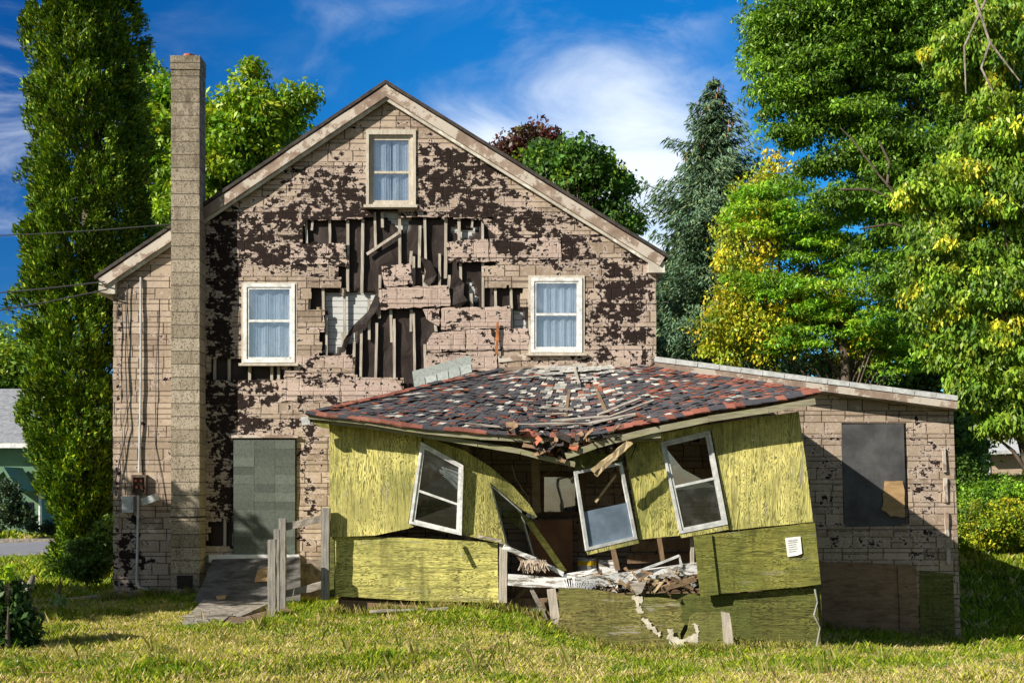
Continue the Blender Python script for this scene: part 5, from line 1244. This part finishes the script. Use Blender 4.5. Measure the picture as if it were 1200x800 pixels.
# ================================================================== GRASS
def grass(name, label, n, xr, yr, hmin, hmax, cond=None, wdt=.006, dens=None):
    x = RS.uniform(*xr, n); y = RS.uniform(*yr, n); k = np.ones(n, bool)
    if cond is not None: k &= cond(x, y)
    x, y = x[k], y[k]; n = len(x)
    def fbm(x, y, s, o): return np.array([mnoise.fractal(Vector((a*s+o, b*s, o)), .6, 2, 4) for a, b in zip(x, y)])
    # coarse grid noise, interpolated
    gx = np.arange(xr[0]-1, xr[1]+1.3, .22); gy = np.arange(yr[0]-1, yr[1]+1.3, .22)
    def field(s, o):
        g = np.array([[mnoise.fractal(Vector((a*s+o, b*s, o)), .7, 2.1, 5) for a in gx] for b in gy])
        fx = (x-gx[0])/.22; fy = (y-gy[0])/.22; i = fx.astype(int); j = fy.astype(int); u = fx-i; v = fy-j
        return g[j, i]*(1-u)*(1-v)+g[j, i+1]*u*(1-v)+g[j+1, i]*(1-u)*v+g[j+1, i+1]*u*v
    a = field(.55, 3.1); b = field(2.6, 8.7)
    z = terrain(x, y); dry = 1/(1+np.exp(-(a*4.2+b*2.6+.28+1.1*np.clip((12.0-y)/3.0, -1.6, 1.1))*2.2))
    h = RS.uniform(hmin, hmax, n)*(1.0-.45*dry)*(1+1.1*np.clip(b, -.8, 1.3))*(1+.5*(RS.rand(n) < .06))
    th = RS.uniform(0, 2*math.pi, n); ln = RS.uniform(.15, .9, n)*h
    w_ = wdt*RS.uniform(.7, 1.4, n)*np.clip(y/12, .9, 2.2); ph = RS.uniform(0, math.pi, n)
    sx_, sy_ = np.cos(ph)*w_, np.sin(ph)*w_
    V = np.stack([np.stack([x-sx_, y-sy_, z-.01], 1), np.stack([x+sx_, y+sy_, z-.01], 1), np.stack([x+np.cos(th)*ln*.4+sx_*.7, y+np.sin(th)*ln*.4+sy_*.7, z+h*.62], 1), np.stack([x+np.cos(th)*ln, y+np.sin(th)*ln, z+h], 1)], 1).reshape(-1, 3)
    green = np.array([.20, .29, .012]); lush = np.array([.10, .19, .010]); straw = np.array([.62, .50, .27]); yg = np.array([.40, .42, .035])
    r = RS.rand(n)[:, None]; c = np.where(r < .5, green, np.where(r < .75, lush, yg)); pd = dry*.85+.05
    c = np.where(RS.rand(n)[:, None] < pd[:, None], np.where(RS.rand(n)[:, None] < .55, straw, yg), c)*RS.uniform(.65, 1.3, n)[:, None]
    np_mesh(name, V, np.arange(4*n).reshape(n, 4), 4, M['grass'], None, np.repeat(c, 4, axis=0), label=label, category='grass', kind='stuff')
def slabmask(x, y):
    px = 600+x*F/y
    ins = (y > 12.95+.25*np.sin(px*.13)) & (y < 17) & (px > 208+(y-12.9)*12) & (px < 316+(y-12.9)*9+8*np.sin(y*6))
    inr_ = (y > 14.45+.08*np.sin(x*5)) & (x > -2.6) & (x < 4.35)
    inh = (y > 16.95) & (x > -6.6) & (x < 7.4)
    vis = (np.abs(x) < y*.52+.3)
    return ~ins & ~inr_ & ~inh & vis
grass('lawn_grass', 'front lawn of green and straw coloured grass', 640000, (-8.6, 8.6), (8.6, 17.2), .025, .10, slabmask, .0029)
def leftlawn(x, y): return (x < -6.5) & (np.abs(x) < y*.52+.3)
grass('lawn_grass', 'shaded lawn strip to the left of the house', 60000, (-14.5, -6.5), (16.8, 27.3), .05, .15, leftlawn, .007)
def rightlawn(x, y): return (x > 7.2) & (np.abs(x) < y*.52+.3)
grass('lawn_grass', 'shaded lawn and slope to the right of the addition', 110000, (7.2, 18), (15.5, 36), .05, .16, rightlawn, .008)
grass('lawn_grass', 'far lawn across the road around the mint green house', 14000, (-24, -15), (36.3, 43), .08, .2, lambda x, y: np.abs(x) < y*.53, .03)
# broadleaf weeds, litter and splinters scattered in the lawn
def litter():
    random.seed(3); mb = MB()
    for k in range(420):
        y = random.uniform(9.2, 14.0) if k % 3 else random.gauss(13.6, .3); x = random.uniform(-y*.5, y*.5); z = tz(x, y)+random.uniform(.03, .07); a = random.uniform(0, 6.3); L_ = random.uniform(.01, .05)*(2.5 if random.random() < .05 else 1)
        v_ = Vector((math.cos(a)*L_, math.sin(a)*L_, random.uniform(-.01, .01))); c = Vector((x, y, z)); mb.bar(c-v_, c+v_, random.uniform(.008, .03), .003, up=(0, 0, 1))
    mb.build('lawn_litter', simple('dry leaf litter', (.30, .19, .09), .9, .6, 3), None, label='scattered dry leaves and splinters on the front lawn', category='litter', kind='stuff')
litter()
def clover():
    n0 = 260; C = []; 
    cx_ = RS.uniform(-6, 6.5, n0); cy_ = RS.uniform(9.4, 14, n0); m = 26
    x = np.repeat(cx_, m)+RS.normal(size=n0*m)*.07; y = np.repeat(cy_, m)+RS.normal(size=n0*m)*.07; z = terrain(x, y)+RS.uniform(.03, .09, n0*m)
    k = slabmask(x, y); C = np.stack([x, y, z], 1)[k]; n = len(C); L = RS.uniform(.02, .045, n)
    col = np.array([.09, .19, .02])*RS.uniform(.6, 1.5, n)[:, None]
    leaf_mesh('lawn_weeds', C, unit(n)*np.array([1, 1, .3]), unit(n)*.4+np.array([0, 0, 1]), L, L*.6, col, 'leaf', None, label='low broadleaf weeds and clover in the front lawn', category='weeds', kind='stuff')
clover()
# taller weeds along the foot of the porch
def weeds(n, xr, yf, hmin, hmax, label):
    x = RS.uniform(*xr, n); x += .15*np.sin(x*9); y = yf(x)+RS.uniform(-.18, .12, n); z = terrain(x, y)-.01; h = RS.uniform(hmin, hmax, n)
    th = RS.uniform(0, 6.28, n); ln = h*RS.uniform(.1, .6, n); w_ = .005
    V = np.stack([np.stack([x-w_, y, z], 1), np.stack([x+w_, y, z], 1), np.stack([x+np.cos(th)*ln*.4+w_*.7, y+np.sin(th)*ln*.4, z+h*.6], 1), np.stack([x+np.cos(th)*ln, y+np.sin(th)*ln, z+h], 1)], 1).reshape(-1, 3)
    c = np.array([[.17, .24, .02], [.33, .30, .07], [.40, .32, .14]])[RS.choice(3, n)]*RS.uniform(.6, 1.2, n)[:, None]
    np_mesh('weed_fringe', V, np.arange(4*n).reshape(n, 4), 4, M['grass'], None, np.repeat(c, 4, axis=0), label=label, category='weeds', kind='stuff')
weeds(2200, (-2.7, .4), lambda x: 14.15+0*x, .06, .22, 'ragged weeds along the foot of the left porch panel')
weeds(2600, (.5, 4.4), lambda x: 13.8+.02*x, .05, .17, 'ragged grass fringe along the fallen panel and right porch skirt')
weeds(700, (-6.5, 6.5), lambda x: 11.6+1.6*np.sin(x*7.3)+.7*np.sin(x*23), .12, .26, 'stray tall stalks in the front lawn')
weeds(900, (-6.6, -5.0), lambda x: 16.7+0*x, .08, .26, 'tall grass at the foot of the chimney')
weeds(900, (4.4, 7.4), lambda x: 16.8+0*x, .06, .2, 'grass fringe at the foot of the addition wall')
